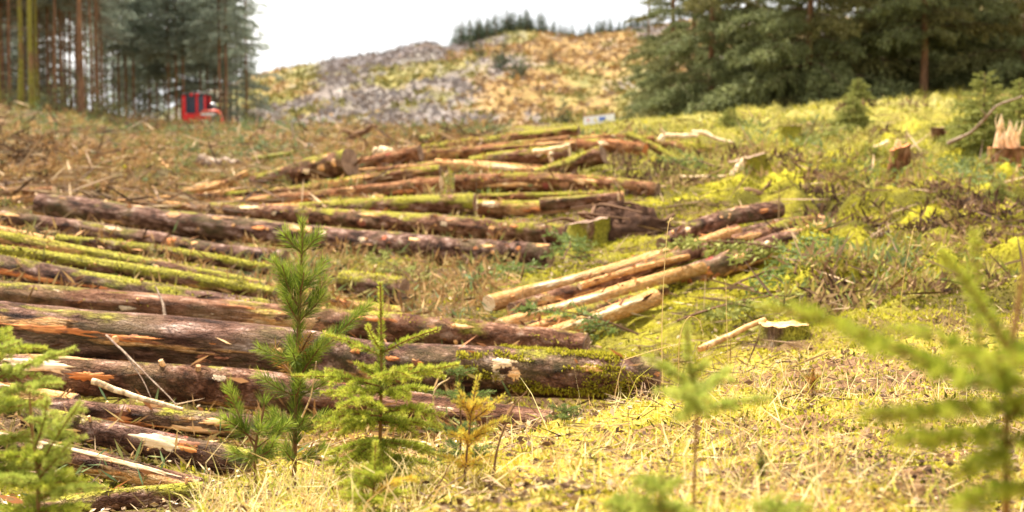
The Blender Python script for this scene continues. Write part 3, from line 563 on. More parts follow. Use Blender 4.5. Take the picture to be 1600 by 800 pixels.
# scars that can be told apart in the photo: log number -> (place along, degrees round, length m, width deg, material)
SCARS = {0: [(.245, 16, .46, 24, 'rust'), (.30, 10, .22, 22, 'rust'), (.125, 26, .06, 16, 'rust'), (.77, 32, .20, 46, 'pale'), (.79, 6, .10, 46, 'bare'), (.52, 38, .13, 26, 'rust'), (.90, 28, .22, 22, 'bare'), (.095, 35, .10, 22, 'rust'), (.60, 30, .16, 22, 'rust'), (.64, 24, .10, 22, 'rust')],
         1: [(.62, 40, .5, 30, 'rust'), (.45, 42, .2, 28, 'rust'), (.78, 40, .22, 28, 'bare')],
         2: [(.42, -4, 1.15, 34, 'rust'), (.62, 2, .5, 28, 'rust')],
         7: [(.36, 40, .5, 40, 'bare'), (.80, 50, .25, 40, 'pale')],
         8: [(.05, 30, .16, 80, 'rust'), (.30, 50, .12, 40, 'bare')],
         9: [(.42, 40, .35, 40, 'bare'), (.36, 25, .2, 30, 'rust'), (.62, 45, .3, 30, 'bare'), (.80, 40, .35, 30, 'bare'), (.9, 35, .2, 30, 'rust')],
         10: [(.12, 45, .6, 40, 'pale'), (.45, 40, .4, 34, 'bare'), (.80, 20, .14, 30, 'bare'), (.86, 40, .2, 26, 'rust')],
         12: [(.80, -18, 1.0, 34, 'rust'), (.45, -15, 1.2, 30, 'rust'), (.62, 30, .2, 60, 'bare')],
         13: [(.25, -14, 1.3, 34, 'bare'), (.62, 24, .5, 50, 'bare')], 15: [(.10, 40, .4, 60, 'pale'), (.45, 0, .5, 40, 'rust')],
         16: [(.78, -5, .22, 50, 'bare'), (.62, -10, .2, 40, 'pale'), (.92, 5, .15, 40, 'bare')], 24: [(.55, 35, .8, 60, 'pale'), (.15, 40, .2, 60, 'bare')],
         26: [(.45, 30, .25, 40, 'pale'), (.6, 60, .5, 30, 'rust')],
         40: [(.25, 40, .16, 50, 'pale'), (.55, 35, .08, 30, 'bare'), (.85, 10, .2, 40, 'rust')], 41: [(.22, 50, 1.0, 60, 'pale'), (.6, 55, .6, 50, 'bare')],
         43: [(.3, 50, 1.2, 60, 'pale')], 45: [(.5, 40, 1.1, 80, 'pale')], 46: [(.10, 20, .25, 80, 'rust'), (.35, 30, .2, 40, 'bare'), (.55, 40, .14, 30, 'pale'), (.9, 20, .10, 60, 'pale')],
         51: [(.33, 34, .55, 58, 'pale'), (.41, 12, .30, 46, 'rust'), (.36, 74, .5, 26, 'bare'), (.20, 20, .2, 40, 'bare')],
         53: [(.32, -18, .8, 40, 'rust'), (.72, -20, .5, 40, 'bare'), (.85, 20, .3, 50, 'bare')],
         54: [(.70, 34, .36, 88, 'pale'), (.78, 40, .18, 70, 'rust')],
         55: [(.55, 62, 1.1, 36, 'pale'), (.82, 58, .5, 40, 'pale'), (.30, 60, .5, 30, 'pale'), (.18, 66, .5, 34, 'bare')], 52: [(.5, 50, .35, 60, 'pale')]}

def moss_tufts(S, amt, n, size, lo=20, hi=160, t0=0., t1=1.):
    t = rng.uniform(t0, t1, n); th = np.radians(rng.uniform(lo, hi, n)); V, lc = S.surf(t, th)
    k = fbm(lc[:, 2] * 3.2 + S.seed, th * 2.2, S.seed + 3, 3) + (amt - .5) * .8 - (.34 * (1 - sstep(t0, t0 + .16, t)) if t0 > 0 else 0) - (.3 * sstep(t1 - .06, t1, t) if t0 > 0 else 0) > .5
    V = V[k]; P, B, N = S.frame(t[k]); out = unit(V - P)
    if len(V) < 8: return None
    r = rng.uniform(.5, 1.3, len(V)) * size
    v, q = kites(V - out * .004, out + rng.normal(0, .55, (len(V), 3)), r, r * .42)
    mb = MB(); mb.add(v, q, np.clip(rng.beta(2, 2, len(V)), 0, 1)); return mb

LOGOBJ = []
for k, (lab, path, d0, d1, moss, bare, hue, opt) in enumerate(LOGS):
    bare = max(bare + .18, .43) if path[0][2] < 18.7 else bare + .06; moss *= .9
    if path[0][2] > 18.7: hue = min(1, hue + .28)
    S = LogShape(path, d0 / 2, d1 / 2, k + 1); mid = S.P[S.n // 2].copy(); mid[2] -= (d0 + d1) / 4
    root = thing('log', lab, 'log', mid, 'felled logs of the clearing'); LOGOBJ.append((root, S, mid))
    at_ = dict(moss_amt=moss, bare_amt=bare, hue=hue)
    link('bark', log_bark(S).mesh('log_bark', M['bark'], True, mid, at_), root)
    for end, key, default in ((0, 'endl', 'oldcut'), (1, 'endr', 'oldcut')):
        link('cut_face', cut_disc(S, end).mesh('cut_face', M[opt.get(key, default)], False, mid), root)
    for q, (t0, deg, ln, wd, mk) in enumerate(SCARS.get(k, [])):
        link('bare_patch', patch(S, t0, deg, ln, wd, k * 7 + q + 1).mesh('bare_patch', M[mk], True, mid), root)
    # stubs of cut limbs
    ms = MB(); Yd = S.P[:, 1].mean()
    for q in range(max(2, int(S.L * 1.6))):
        t = rng.uniform(.04, .96); th = math.radians(rng.uniform(-30, 150)); v, _ = S.surf(np.array([t]), np.array([th])); P, B, N = S.frame(np.array([t]))
        o = unit(v - P)[0] + S.T[min(S.n - 1, int(t * S.n))] * rng.uniform(-.4, .6); ln = rng.uniform(.008, .03); rr = rng.uniform(.008, .018) * (d0 + d1) / .5
        tv, tq = tube(np.array([v[0] - o * .015, v[0] + o * ln]), [rr * 1.35, rr], 7); ms.add(tv, tq, lc=tv * 1.0); ms.add(tv[7:], [list(range(7))], lc=tv[7:])
    link('branch_stub', ms.mesh('branch_stub', M['bare'], False, mid), root)['kind'] = 'stuff'
    lb = MB(); n = int(8 + S.L * 5); t = rng.uniform(.02, .98, n); th = np.radians(rng.uniform(-40, 150, n)); v, _ = S.surf(t, th); P, B, N = S.frame(t); o_ = unit(v - P); Tn = S.T[np.minimum(S.n - 1, (t * S.n).astype(int))]
    kv, kq = kites(v - o_ * .006, Tn * rng.choice([-1, 1], (n, 1)) + o_ * rng.uniform(.05, .55, (n, 1)) + rng.normal(0, .3, (n, 3)), rng.uniform(.04, .16, n), rng.uniform(.012, .035, n)); lb.add(kv, kq, rng.uniform(0, 1, n)); link('loose_bark', lb.mesh('loose_bark', M['flap'], False, mid), root, kind='stuff')
    if moss > .33:
        size = .022 * (1 + (Yd - 8) * .05); nm = int(min(5200, S.L * (d0 + d1) * .5 / size ** 2 * 1.1))
        mo = moss_tufts(S, moss, nm, size)
        if mo: link('moss', mo.mesh('log_moss', M['moss'], False, mid), root, kind='stuff')
    if opt.get('mossend'):
        mo = moss_tufts(S, .64, 12000, .022, -40, 150, .70, .99); link('moss', mo.mesh('log_moss', M['moss'], False, mid), root, kind='stuff')

# ------------------------------------------------------------------ ground cover
def scat(n, p0, p1, Y0, Y1, pw=1.5, keep=None):
    """n places on the ground inside a wedge, thinning with distance"""
    u = rng.uniform(0, 1, n); e = 1 - pw
    Y = (Y0 ** e + u * (Y1 ** e - Y0 ** e)) ** (1 / e) if abs(e) > 1e-6 else Y0 * (Y1 / Y0) ** u
    px = rng.uniform(p0, p1, n); x = (px - 800) * Y / F
    if keep is not None:
        k = keep(px, Y, x); px, Y, x = px[k], Y[k], x[k]
    return np.stack([x, Y, ground(x, Y)], -1), px

bank_edge = lambda px: np.interp(px, [250, 300, 450, 720, 850, 1000, 1150, 1300, 1500, 1800], [3.6, 4.3, 4.7, 4.8, 5.6, 6.7, 7.5, 8.0, 8.6, 9.2])
def clumpy(P, thr, sc_=2.2, seed=91): return fbm(P[:, 0] * sc_, P[:, 1] * sc_, seed, 3) > thr

# bright moss and litter on the near bank
P, px = scat(105000, 220, 1800, 2.6, 9.5, 1.4, lambda px, Y, x: Y < bank_edge(px) + rng.normal(0, .15, len(px)))
hue = fbm(P[:, 0] * 3, P[:, 1] * 3, 93, 4); k = rng.uniform(0, 1, len(P)) < sstep(.30, .52, hue) * .9 + .30; P, hue = P[k], hue[k]
ln = rng.uniform(.010, .032, len(P)) * (P[:, 1] / 4.5) ** .5
V, Q = kites(P - [0, 0, .004], rng.normal(0, .75, P.shape) + [0, 0, .8], ln, ln * .38)
mb = MB(); mb.add(V, Q, np.clip((hue - .25) * 1.2 + rng.normal(0, .2, len(P)), 0, 1)); link('moss', mb.mesh('bank_moss', M['near_moss']), kind='stuff')
# dry and green grass of the near bank
P, px = scat(9500, 220, 1800, 2.5, 9.3, 1.3, lambda px, Y, x: Y < bank_edge(px) + .1)
k = clumpy(P, .46, 2.6, 95); P = P[k]; n = len(P)
V, T = blades(P, rng.normal(0, .55, (n, 3)) * [1, 1, .3] + [0, 0, .8], rng.gamma(3.2, .026, n) + .03, rng.uniform(.0022, .0045, n), rng.uniform(0, 1.1, n))
g = np.where(rng.uniform(0, 1, n) < .32, rng.uniform(.75, 1, n), rng.uniform(0, .6, n)); mb = MB(); mb.add(V, T, np.repeat(g, 3)); link('grass', mb.mesh('bank_grass', M['straw']), kind='stuff')
# a thicker fringe of yellow grass where the bank drops to the logs
P, px = scat(1900, 300, 760, 3.2, 5.0, 1.2, lambda px, Y, x: (Y < bank_edge(px) + .15) & (Y > bank_edge(px) - 1.0)); n = len(P)
V, T = blades(P, rng.normal(0, .45, (n, 3)) * [1, 1, .3] + [0, 0, .9], rng.gamma(4, .020, n) + .03, rng.uniform(.002, .004, n), rng.uniform(.1, 1.1, n)); mb = MB(); mb.add(V, T, np.repeat(np.clip(rng.normal(.55, .32, n), 0, 1), 3)); link('grass', mb.mesh('edge_grass', M['straw']), kind='stuff')
# flattened dead grass and needles lying on the bank
P, px = scat(5000, 220, 1800, 2.5, 9.0, 1.4, lambda px, Y, x: Y < bank_edge(px) + .2); n = len(P)
ln = rng.uniform(.03, .14, n); V, Q = kites(P + [0, 0, .010], rng.normal(size=(n, 3)) * [1, 1, .16], ln, rng.uniform(.0014, .003, n), .5)
mb = MB(); mb.add(V, Q, rng.uniform(0, .62, n)); link('dead_grass', mb.mesh('dead_grass', M['straw']), kind='stuff')
# twigs and bark crumbs everywhere near
def litter(name, n, p0, p1, Y0, Y1, pw, mat, l0, l1, fat, keep=None, zj=.02, flat=.25, tint=None):
    P, px = scat(n, p0, p1, Y0, Y1, pw, keep); k = len(P); s = P[:, 1] ** .35 / 1.8
    ln = rng.uniform(l0, l1, k) * s; d = unit(rng.normal(size=(k, 3)) * [1, 1, flat]); P = P + [0, 0, zj] + np.stack([0 * ln, 0 * ln, rng.uniform(0, zj, k)], -1)
    V, Q = kites(P, d, ln, ln * fat, .5); V2, Q2 = kites(P + rng.normal(0, .001, P.shape), d, ln, ln * fat, .5)
    mb = MB(); t = rng.uniform(0, 1, k) if tint is None else np.clip(rng.normal(tint[0], tint[1], k), 0, 1); mb.add(V, Q, t); mb.add(V2, Q2, t); link(name, mb.mesh(name, mat), kind='stuff')
litter('twig_litter', 4500, 200, 1800, 2.6, 9.5, 1.4, M['sticks'], .02, .14, .035)
litter('bark_crumbs', 4200, -150, 1800, 3.0, 30, 1.5, M['sticks'], .012, .045, .5)
litter('wood_chips', 2600, -150, 1250, 5.5, 34, 1.5, M['chips'], .012, .05, .34, lambda px, Y, x: (Y > bank_edge(px)) & (rng.uniform(0, 1, len(px)) < sstep(1250, 850, px)), .03, .4)
litter('heap_twigs', 8000, -150, 1300, 6.3, 34, 1.3, M['sticks'], .06, .26, .03, lambda px, Y, x: rng.uniform(0, 1, len(px)) < sstep(1300, 1000, px), .03, .2)
# moss of the right hand slope and between the logs
P, px = scat(150000, 560, 1760, 6.6, 40, 1.55, lambda px, Y, x: (Y > bank_edge(px) - .1) & (rng.uniform(0, 1, len(px)) < .12 + .88 * sstep(640, 1000, px)))
k = clumpy(P, .44, 1.3, 97) | (rng.uniform(0, 1, len(P)) < .16); P = P[k]; n = len(P); hue = fbm(P[:, 0] * 1.4, P[:, 1] * 1.4, 99, 4)
ln = rng.uniform(.02, .055, n) * (P[:, 1] / 12) ** .75
V, Q = kites(P - [0, 0, .01], rng.normal(0, .6, P.shape) + [0, 0, .75], ln, ln * .42)
mb = MB(); mb.add(V, Q, np.clip((hue - .22) * 1.35 + rng.normal(0, .17, n), 0, 1)); link('moss', mb.mesh('slope_moss', M['moss']), kind='stuff')
# moss and debris under the left heap
P, px = scat(42000, -160, 960, 6.0, 26, 1.4); k = clumpy(P, .47, 1.5, 103); P = P[k]; n = len(P); ln = rng.uniform(.02, .06, n) * (P[:, 1] / 12) ** .6
V, Q = kites(P, rng.normal(0, .6, P.shape) + [0, 0, .7], ln, ln * .42); mb = MB(); mb.add(V, Q, rng.beta(2, 2.4, n)); link('moss', mb.mesh('heap_moss', M['moss']), kind='stuff')
# rough yellow grass of the ridge under the conifers
P, px = scat(26000, 860, 1800, 22, 48, 1.2); n = len(P); V, T = blades(P, rng.normal(0, .5, (n, 3)) * [1, 1, .3] + [0, 0, .8], rng.uniform(.06, .20, n), rng.uniform(.015, .03, n), rng.uniform(0, 1, n))
mb = MB(); mb.add(V, T, np.repeat(rng.uniform(.05, .95, n), 3))
M['ridge_grass'] = tintmat('ridge_grass', [(.38, .31, .10), (.49, .43, .12), (.42, .39, .085), (.26, .26, .06)], .35); link('ridge_grass', mb.mesh('ridge_grass', M['ridge_grass']), kind='stuff')
litter('slope_sticks', 1500, 860, 1760, 9, 34, 1.3, M['sticks'], .10, .5, .035, lambda px, Y, x: (Y > bank_edge(px) + 1) & ~((px < 1150) & (Y < 14)), .04, .3)
# seedlings, twigs and dead bits that dapple the mossy slope
n = 3000; P, px = scat(n, 640, 1780, 9.2, 33, 1.35, lambda px, Y, x: (Y > bank_edge(px) + 1.2) & ~((px < 1260) & (Y < 20))); P = P[(fbm(P[:, 0] * .7, P[:, 1] * .45, 109, 3) > .47)]; n = len(P); N = 26
tc_ = np.clip(fbm(P[:, 0] * .6, P[:, 1] * .4, 113, 3) * 1.9 - .58 + rng.normal(0, .2, n), 0, 1); sc_ = (P[:, 1] / 14) ** .5
pos = P[:, None] + rng.normal(0, .10, (n, N, 3)) * [1, 1, .3] * sc_[:, None, None] + [0, 0, .03]; ln = (rng.uniform(.05, .17, (n, N)) * sc_[:, None]).ravel()
V, Q = kites(pos.reshape(-1, 3), (rng.normal(0, .7, (n, N, 3)) + [0, 0, .45]).reshape(-1, 3), ln, ln * .20); mb = MB(); mb.add(V, Q, np.clip(np.repeat(tc_, N) + rng.normal(0, .12, n * N), 0, 1))
M['scrub'] = tintmat('slope_scrub', [(.05, .028, .018), (.16, .085, .045), (.36, .23, .11), (.34, .29, .05), (.20, .23, .05), (.17, .21, .09)], .25); link('ground_plants', mb.mesh('ground_plants', M['scrub']), kind='stuff')
# brown needles and twigs caught between the logs
n = 1500; P, px = scat(n, -150, 800, 6.2, 22, 1.2, lambda px, Y, x: rng.uniform(0, 1, len(px)) < .22 + .78 * ((px > 380) & (px < 770) & (Y > 10.5) & (Y < 16.5))); n = len(P); N = 30
pos = P[:, None] + rng.normal(0, .12, (n, N, 3)) * [1.3, 1, .35] + [0, 0, .05]; ln = rng.uniform(.05, .20, n * N) * np.repeat((P[:, 1] / 12) ** .5, N)
V, Q = kites(pos.reshape(-1, 3), (rng.normal(0, .8, (n, N, 3)) + [0, 0, .3]).reshape(-1, 3), ln, ln * .12); mb = MB(); mb.add(V, Q, np.clip(np.repeat(rng.beta(1.6, 2.2, n), N) + rng.normal(0, .13, n * N), 0, 1)); link('heap_brash', mb.mesh('heap_brash', M['brash']), kind='stuff')
# brash: lopped branch tips heaped over the left slope
n = 7600; P, px = scat(n, -220, 780, 19.5, 88, 1.35, lambda px, Y, x: (px < 790 - (Y < 27) * 250) & ~((px > 40) & (Y < 21.5))); n = len(P)
tc_ = np.clip(fbm(P[:, 0] * .35, P[:, 1] * .25, 107, 3) * 1.9 - .42 + rng.normal(0, .17, n), 0, 1); N = 34; sc_ = .62 * (P[:, 1] / 30) ** .35
ax = unit(rng.normal(size=(n, 3)) * [1, 1, .35] + [0, 0, .25]); u = rng.uniform(0, 1, (n, N)); pos = P[:, None] + ax[:, None] * (u * .75 * sc_[:, None])[..., None] + rng.normal(0, .035, (n, N, 3)) * sc_[:, None, None]
d = ax[:, None] * .8 + rng.normal(0, .62, (n, N, 3)); ln = (rng.uniform(.08, .26, (n, N)) * sc_[:, None]).ravel()
V, Q = kites(pos.reshape(-1, 3), d.reshape(-1, 3), ln, ln * .20); mb = MB(); mb.add(V, Q, np.clip(np.repeat(tc_, N) + rng.normal(0, .10, n * N), 0, 1))
link('brash', mb.mesh('brash', M['brash']), kind='stuff')
litter('brash_sticks', 3600, -220, 800, 19, 88, 1.4, M['sticks'], .12, .60, .045, lambda px, Y, x: px < 790 - (Y < 27) * 200, .12, .3)

# ------------------------------------------------------------------ conifers
def spray(L_, ntw, nk, leaf, leafw, droop, hang, r):
    """one bough: a stick with side twigs set with foliage"""
    mb = MB(); t = np.linspace(0, 1, 7); ax = np.stack([t * L_, r.normal(0, .03, 7).cumsum() * .5, .10 * L_ * np.sin(t * 2) - droop * L_ * t ** 2], -1)
    v, q = tube(ax, np.linspace(.022, .004, 7) * L_ / 2.2, 4); mb.add(v, q, .3, 0)
    tt = np.sort(r.uniform(.12, 1, ntw)); pos = []; dr = []; lens = []
    for k, s in enumerate(tt):
        o = np.array([np.interp(s, t, ax[:, q]) for q in range(3)]); sd_ = 1 if k % 2 else -1; tl = L_ * .42 * (1.08 - s) ** .6 * r.uniform(.6, 1.15)
        d = np.array([math.cos(.9), sd_ * math.sin(.9), -.10]) + r.normal(0, .16, 3); d /= np.linalg.norm(d)
        e = o + d * tl + np.array([0, 0, -hang * tl * tl * .5]); m_ = (o + e) / 2 + np.array([0, 0, hang * tl * tl * .08])
        if k % 3 == 0: v, q = tube([o, m_, e], [.007, .005, .003], 3); mb.add(v, q, .3, 0)
        n = max(4, int(nk * (.45 + tl / L_ * 1.4))); u = r.uniform(0, 1, n) ** .8; w_ = (1 - u)[:, None]; U = u[:, None]
        p = w_ * w_ * o + 2 * w_ * U * m_ + U * U * e + r.normal(0, .025, (n, 3)) * L_ / 2; pos.append(p); dr.append((e - o) / max(tl, .01) * .8 + r.normal(0, .5, (n, 3)) + np.array([0, 0, -.25 * hang]))
        lens.append(leaf * r.uniform(.6, 1.3, n))
    pos = np.concatenate(pos); v, q = kites(pos, np.concatenate(dr), np.concatenate(lens), np.concatenate(lens) * leafw / leaf)
    mb.add(v, q, np.clip(r.beta(2.2, 2.2, len(pos)), 0, 1), 1); return mb

def merge_crown(r, H, z0, n, Lmax, bough, mats, name, top=1.0):
    """a whole crown as one mesh for trees too far away to show single boughs"""
    out = MB()
    for k in range(n):
        h = z0 + (H - z0) * (k + r.uniform(0, 1)) / n; f = (h - z0) / (H - z0); Lb = Lmax * (1 - f * .93) ** .75 * r.uniform(.6, 1.15); b = bough[r.integers(len(bough))]
        az = k * 2.4 + r.uniform(-.5, .5); pit = -.12 + .45 * f + r.uniform(-.15, .15); ca, sa, cp, sp = math.cos(az), math.sin(az), math.cos(pit), math.sin(pit)
        R = np.array([[ca * cp, -sa, -ca * sp], [sa * cp, ca, -sa * sp], [sp, 0, cp]])
        for V, Fc, T, m_ in b: out.add(V * Lb @ R.T + np.array([0, 0, h]), Fc, T, m_)
    return out.mesh(name, mats)
def unit_bough(ntw, nk, leaf, leafw, droop, hang, seed):
    b = spray(1.0, ntw, nk, leaf, leafw, droop, hang, np.random.default_rng(seed)); off = 0; res = []
    for V, Fc, T, m_ in zip(b.v, b.f, b.t, b.m): res.append((V, Fc - off, T, int(m_[0]))); off += len(V)
    # join the pieces of each kind so that few arrays are handled later
    J = MB()
    for V, Fc, T, m_ in res: J.add(V, Fc, T, m_)
    o = []
    for mi in (0, 1):
        vs_ = [p for p in res if p[3] == mi]; q = MB()
        for V, Fc, T, m_ in vs_: q.add(V, Fc, T, m_)
        o.append((np.concatenate(q.v), np.concatenate(q.f), np.concatenate(q.t), mi))
    return o
def trunk_mesh(name, H, r0, r1, mat, lean=0.0, ns=9, seed=0):
    r = np.random.default_rng(seed); n = 14; z = np.linspace(-.3, H, n); w_ = r.normal(0, .02 * min(1, H / 12), (n, 2)).cumsum(0)
    rad_ = r0 + (r1 - r0) * np.clip(z / H, 0, 1) ** .9; rad_[:2] *= [1.5, 1.2]; v, q = tube(np.stack([w_[:, 0] + lean * z, w_[:, 1], z], -1), rad_, ns)
    mb = MB(); mb.add(v, q); return mb.mesh(name, mat, True)

# ---- the big conifers behind the ridge on the right
bmats = [M['dead'], M['conifer']]
BOUGHS = [spray(3.0, 44, 58, .17, .034, .22, .75, np.random.default_rng(200 + k)).mesh('branch', bmats) for k in range(6)]
TRK = [trunk_mesh('trunk', 15, .11, .03, M['dull_trunk'], 0, 9, 300 + k) for k in range(3)]
CON = [(1012, 62, 9.0, 1.25, 46, 'leftmost slim conifer at the edge of the dark stand on the right'), (1050, 48, 13, 1.9, 70, 'second conifer from the left edge of the right stand, tapering to the left'),
       (1112, 43.5, 14, 2.7, 78, 'bushy conifer with brownish hanging boughs in the left part of the right stand'), (1182, 47, 14, 2.2, 60, 'shadowed conifer standing back, left of the big pale one in the right stand'),
       (1262, 40.5, 14, 3.2, 84, 'big pale grey green conifer with the longest drooping layers in the right stand'), (1360, 42, 14, 2.8, 70, 'conifer with wide level boughs left of the bare lit trunk in the right stand'),
       (1440, 40, 14, 2.9, 46, 'conifer whose lit trunk shows bare below its lowest boughs'), (1520, 43, 14, 2.6, 60, 'shaded conifer just right of the one with the bare lit trunk'), (1600, 40, 14, 2.8, 66, 'conifer behind the young spruce at the right edge')]
BACK = [(1082, 54), (1120, 55), (1165, 53), (1215, 54), (1275, 52), (1335, 53), (1395, 51), (1455, 53), (1515, 52), (1580, 53), (1650, 52), (1425, 47), (1475, 46.5), (1725, 48)]
def conifer(px, Y, H, Lm, nb, label, group, k, low=.35):
    x = (px - 800) * Y / F; z = gz(x, Y) - .05; t = thing('conifer', label, 'tree', (x, Y, z), group); r = np.random.default_rng(400 + k); s = H / 15
    o = link('trunk', TRK[k % 3], t); o.scale = (s, s, s)
    for q in range(nb):
        h = low + (H - low - .4) * ((q + r.uniform(0, 1)) / nb) ** 1.9; f = h / H; b = link('branch', BOUGHS[r.integers(6)], t)
        Lb = Lm * (1 - f * .95) ** .7 * r.uniform(.65, 1.12) / 3.0; b.location = (0, 0, h); b.scale = (Lb, Lb * r.uniform(.7, 1.0), Lb)
        b.rotation_euler = (r.uniform(-.25, .25), -(-.10 + .35 * f + r.uniform(-.14, .14)), q * 2.4 + r.uniform(-.4, .4))
for k, (px, Y, H, Lm, nb, lab) in enumerate(CON): conifer(px, Y, H, Lm, int(nb * 1.1), lab, 'conifers of the stand on the right', k, 1.9 if 'shows bare' in lab else .35)
for k, (px, Y) in enumerate(BACK): conifer(px, Y, 14, 2.6, 46, 'dark conifer in the second row, deep inside the stand on the right', 'conifers of the second row on the right', 40 + k, .5)

# ---- the plantation on the left
FB = [unit_bough(18, 17, .085, .024, .22, .5, 500 + k) for k in range(4)]
fm = [M['dead'], M['far_conifer']]
CROWN_HI = [merge_crown(np.random.default_rng(510 + k), 19, 7.0, 62, 2.5, FB, fm, 'crown') for k in range(3)]
CROWN_MID = [merge_crown(np.random.default_rng(520 + k), 19, 5.6, 110, 2.7, FB, fm, 'crown') for k in range(3)]
CROWN_LOW = [merge_crown(np.random.default_rng(530 + k), 18, .6, 130, 2.6, FB, fm, 'crown') for k in range(3)]
CROWN_EDGE = [merge_crown(np.random.default_rng(535 + k), 18, .9, 66, 2.5, FB, fm, 'crown') for k in range(3)]
TALL = {k: trunk_mesh('trunk', 18, r, .05, M[mt], 0, 9, 600 + q) for q, (k, r, mt) in enumerate([('mossy', .115, 'mossy_trunk'), ('brown', .115, 'trunk'), ('thin', .06, 'trunk'), ('dull', .09, 'dull_trunk'), ('grey', .10, 'dull_trunk')])}
# dead side twigs below the crowns
def dead_twigs(seed):
    r = np.random.default_rng(seed); mb = MB()
    for q in range(38):
        h = r.uniform(.8, 7.5); az = r.uniform(0, 2 * PI); ln = r.uniform(.4, 1.5); d = np.array([math.cos(az), math.sin(az), r.uniform(-.35, .1)]); v, f = tube([[0, 0, h], np.array([0, 0, h]) + d * ln * .6, np.array([0, 0, h]) + d * ln + [0, 0, -.12]], [.014, .010, .004], 3); mb.add(v, f, r.uniform(0, 1))
        n = 7; p = np.array([0, 0, h]) + d * (r.uniform(.3, 1, (n, 1)) * ln); v, f = kites(p, r.normal(size=(n, 3)) + d, r.uniform(.1, .4, n), .012); mb.add(v, f, r.uniform(0, 1))
    return mb.mesh('dead_branches', M['dead'])
DEADT = [dead_twigs(620 + k) for k in range(3)]
def tall_tree(px, Y, kind, crown, label, group, k, sxy=1.0, dead=True, name='spruce_tree'):
    x = (px - 800) * Y / F; t = thing(name, label, 'tree', (x, Y, gz(x, Y) - .1), group, random.uniform(0, 6.28)); o = link('trunk', TALL[kind], t); o.scale = (sxy, sxy, 1)
    sc_ = random.uniform(.9, 1.08); c = link('crown', crown[k % 3], t); c.scale = (sc_, sc_, sc_)
    if dead: link('dead_branches', DEADT[k % 3], t)['kind'] = 'stuff'
NEAR = [(2, 61, 'mossy', .55, 'mossy yellow green trunk cut off by the left edge of the photo'), (19, 68, 'dull', .9, 'dark trunk between the left edge trunk and the first orange green trunk'), (36, 60, 'mossy', .95, 'trunk mossy green above and orange brown at its foot, first thick one from the left'),
        (55, 58.5, 'mossy', 1.05, 'mossiest yellow green trunk of the wood edge, second thick one from the left'), (63, 69, 'mossy', .7, 'slim mossy trunk just behind the mossiest one'), (91, 64, 'thin', 1.0, 'thin straight brown trunk standing alone between the mossy trunks and the thick orange lit one'),
        (106, 77, 'thin', 1.1, 'slim brown trunk behind and right of the lone thin one'), (114, 74, 'thin', 1.1, 'slim brown trunk close left of the thick orange lit trunk'), (132, 60, 'brown', 1.12, 'thick trunk, orange lit on the right and dark on the left'),
        (147, 66, 'thin', .95, 'left one of a close pair of thin orange brown trunks'), (154, 67, 'thin', .85, 'right one of a close pair of thin orange brown trunks')]
for k, (px, Y, kd, s, lab) in enumerate(NEAR): tall_tree(px, Y, kd, CROWN_HI, lab, 'trees at the edge of the plantation', k, s)
r = np.random.default_rng(640)
for k in range(46):
    px = -230 + (k % 23) * 17.5 + r.uniform(-8, 8); Y = (74 if k < 23 else 84) + r.uniform(-4, 5)
    tall_tree(px, Y, ['dull', 'thin', 'dull', 'brown'][k % 4], CROWN_HI if k % 2 else CROWN_MID, 'brown trunk in the gloom inside the plantation on the left', 'trees inside the plantation', k, r.uniform(.7, 1.05))
for k in range(26):
    px = -260 + k * 14 + r.uniform(-5, 5); Y = r.uniform(94, 108); tall_tree(px, Y, 'dull', CROWN_LOW, 'spruce with boughs to the ground closing off the back of the plantation', 'spruces closing the back of the plantation', k, 1, False)
for k in range(24):
    px = 163 + (k * 0.618034 % 1) * 205; Y = 97 + (k % 8) * 2.6
    tall_tree(px, Y, 'grey', CROWN_MID, 'tall grey trunked spruce of the open rows behind the red machine', 'spruces in the open rows behind the machine', k, r.uniform(.75, 1.1), k % 3 == 0)
EDGE = [(338, 108, 'feathery spruce with low boughs directly behind the red machine'), (352, 104, 'feathery spruce leaning over the right side of the red machine'), (372, 108, 'spruce one in from the right end of the plantation'), (388, 101, 'last spruce at the right end of the plantation, ragged against the white sky'), (360, 118, 'spruce standing deeper between the two feathery ones behind the machine')]
for k, (px, Y, lab) in enumerate(EDGE): tall_tree(px, Y, 'grey', CROWN_EDGE, lab, 'spruces at the right end of the plantation', k, .9, True)
# undergrowth at the wood edge
def bush_mesh(seed, h, w_, mat, n=420, leaf=.16):
    r = np.random.default_rng(seed); P = r.normal(0, .38, (n, 3)) * [w_, w_, h * .55] + [0, 0, h * .45]; P[:, 2] = np.abs(P[:, 2]); l = r.uniform(.5, 1.3, n) * leaf
    v, q = kites(P, unit(P - [0, 0, h * .1]) + r.normal(0, .6, (n, 3)), l, l * .24); mb = MB(); mb.add(v, q, np.clip(r.beta(2, 2, n), 0, 1), 1)
    for k in range(7):
        a = r.uniform(0, 6.28); v, q = tube([[0, 0, 0], [math.cos(a) * w_ * .2, math.sin(a) * w_ * .2, h * .5], [math.cos(a) * w_ * .45, math.sin(a) * w_ * .45, h * .9]], [.02, .014, .005], 4); mb.add(v, q, .4, 0)
    return mb.mesh('bush', [M['dead'], mat])
BUSH = [bush_mesh(650 + k, 1.3, 1.3, M['conifer']) for k in range(3)]
BD = [(108, 63, 1.5, 'dark bush between the lone thin trunk and the thick orange lit trunk'), (165, 66, 1.1, 'brown green bush right of the pair of thin trunks'), (182, 70, 1.0, 'low bush at the right end of the dark wood edge'), (22, 64, 1.0, 'green bush at the foot of the leftmost trunks'), (252, 92, 1.2, 'green bush left of the red machine under the open rows'), (72, 62, .8, 'low bush between mossiest trunk and lone thin trunk'), (400, 92, 1.2, 'bush at the foot of the last spruce of the plantation')]
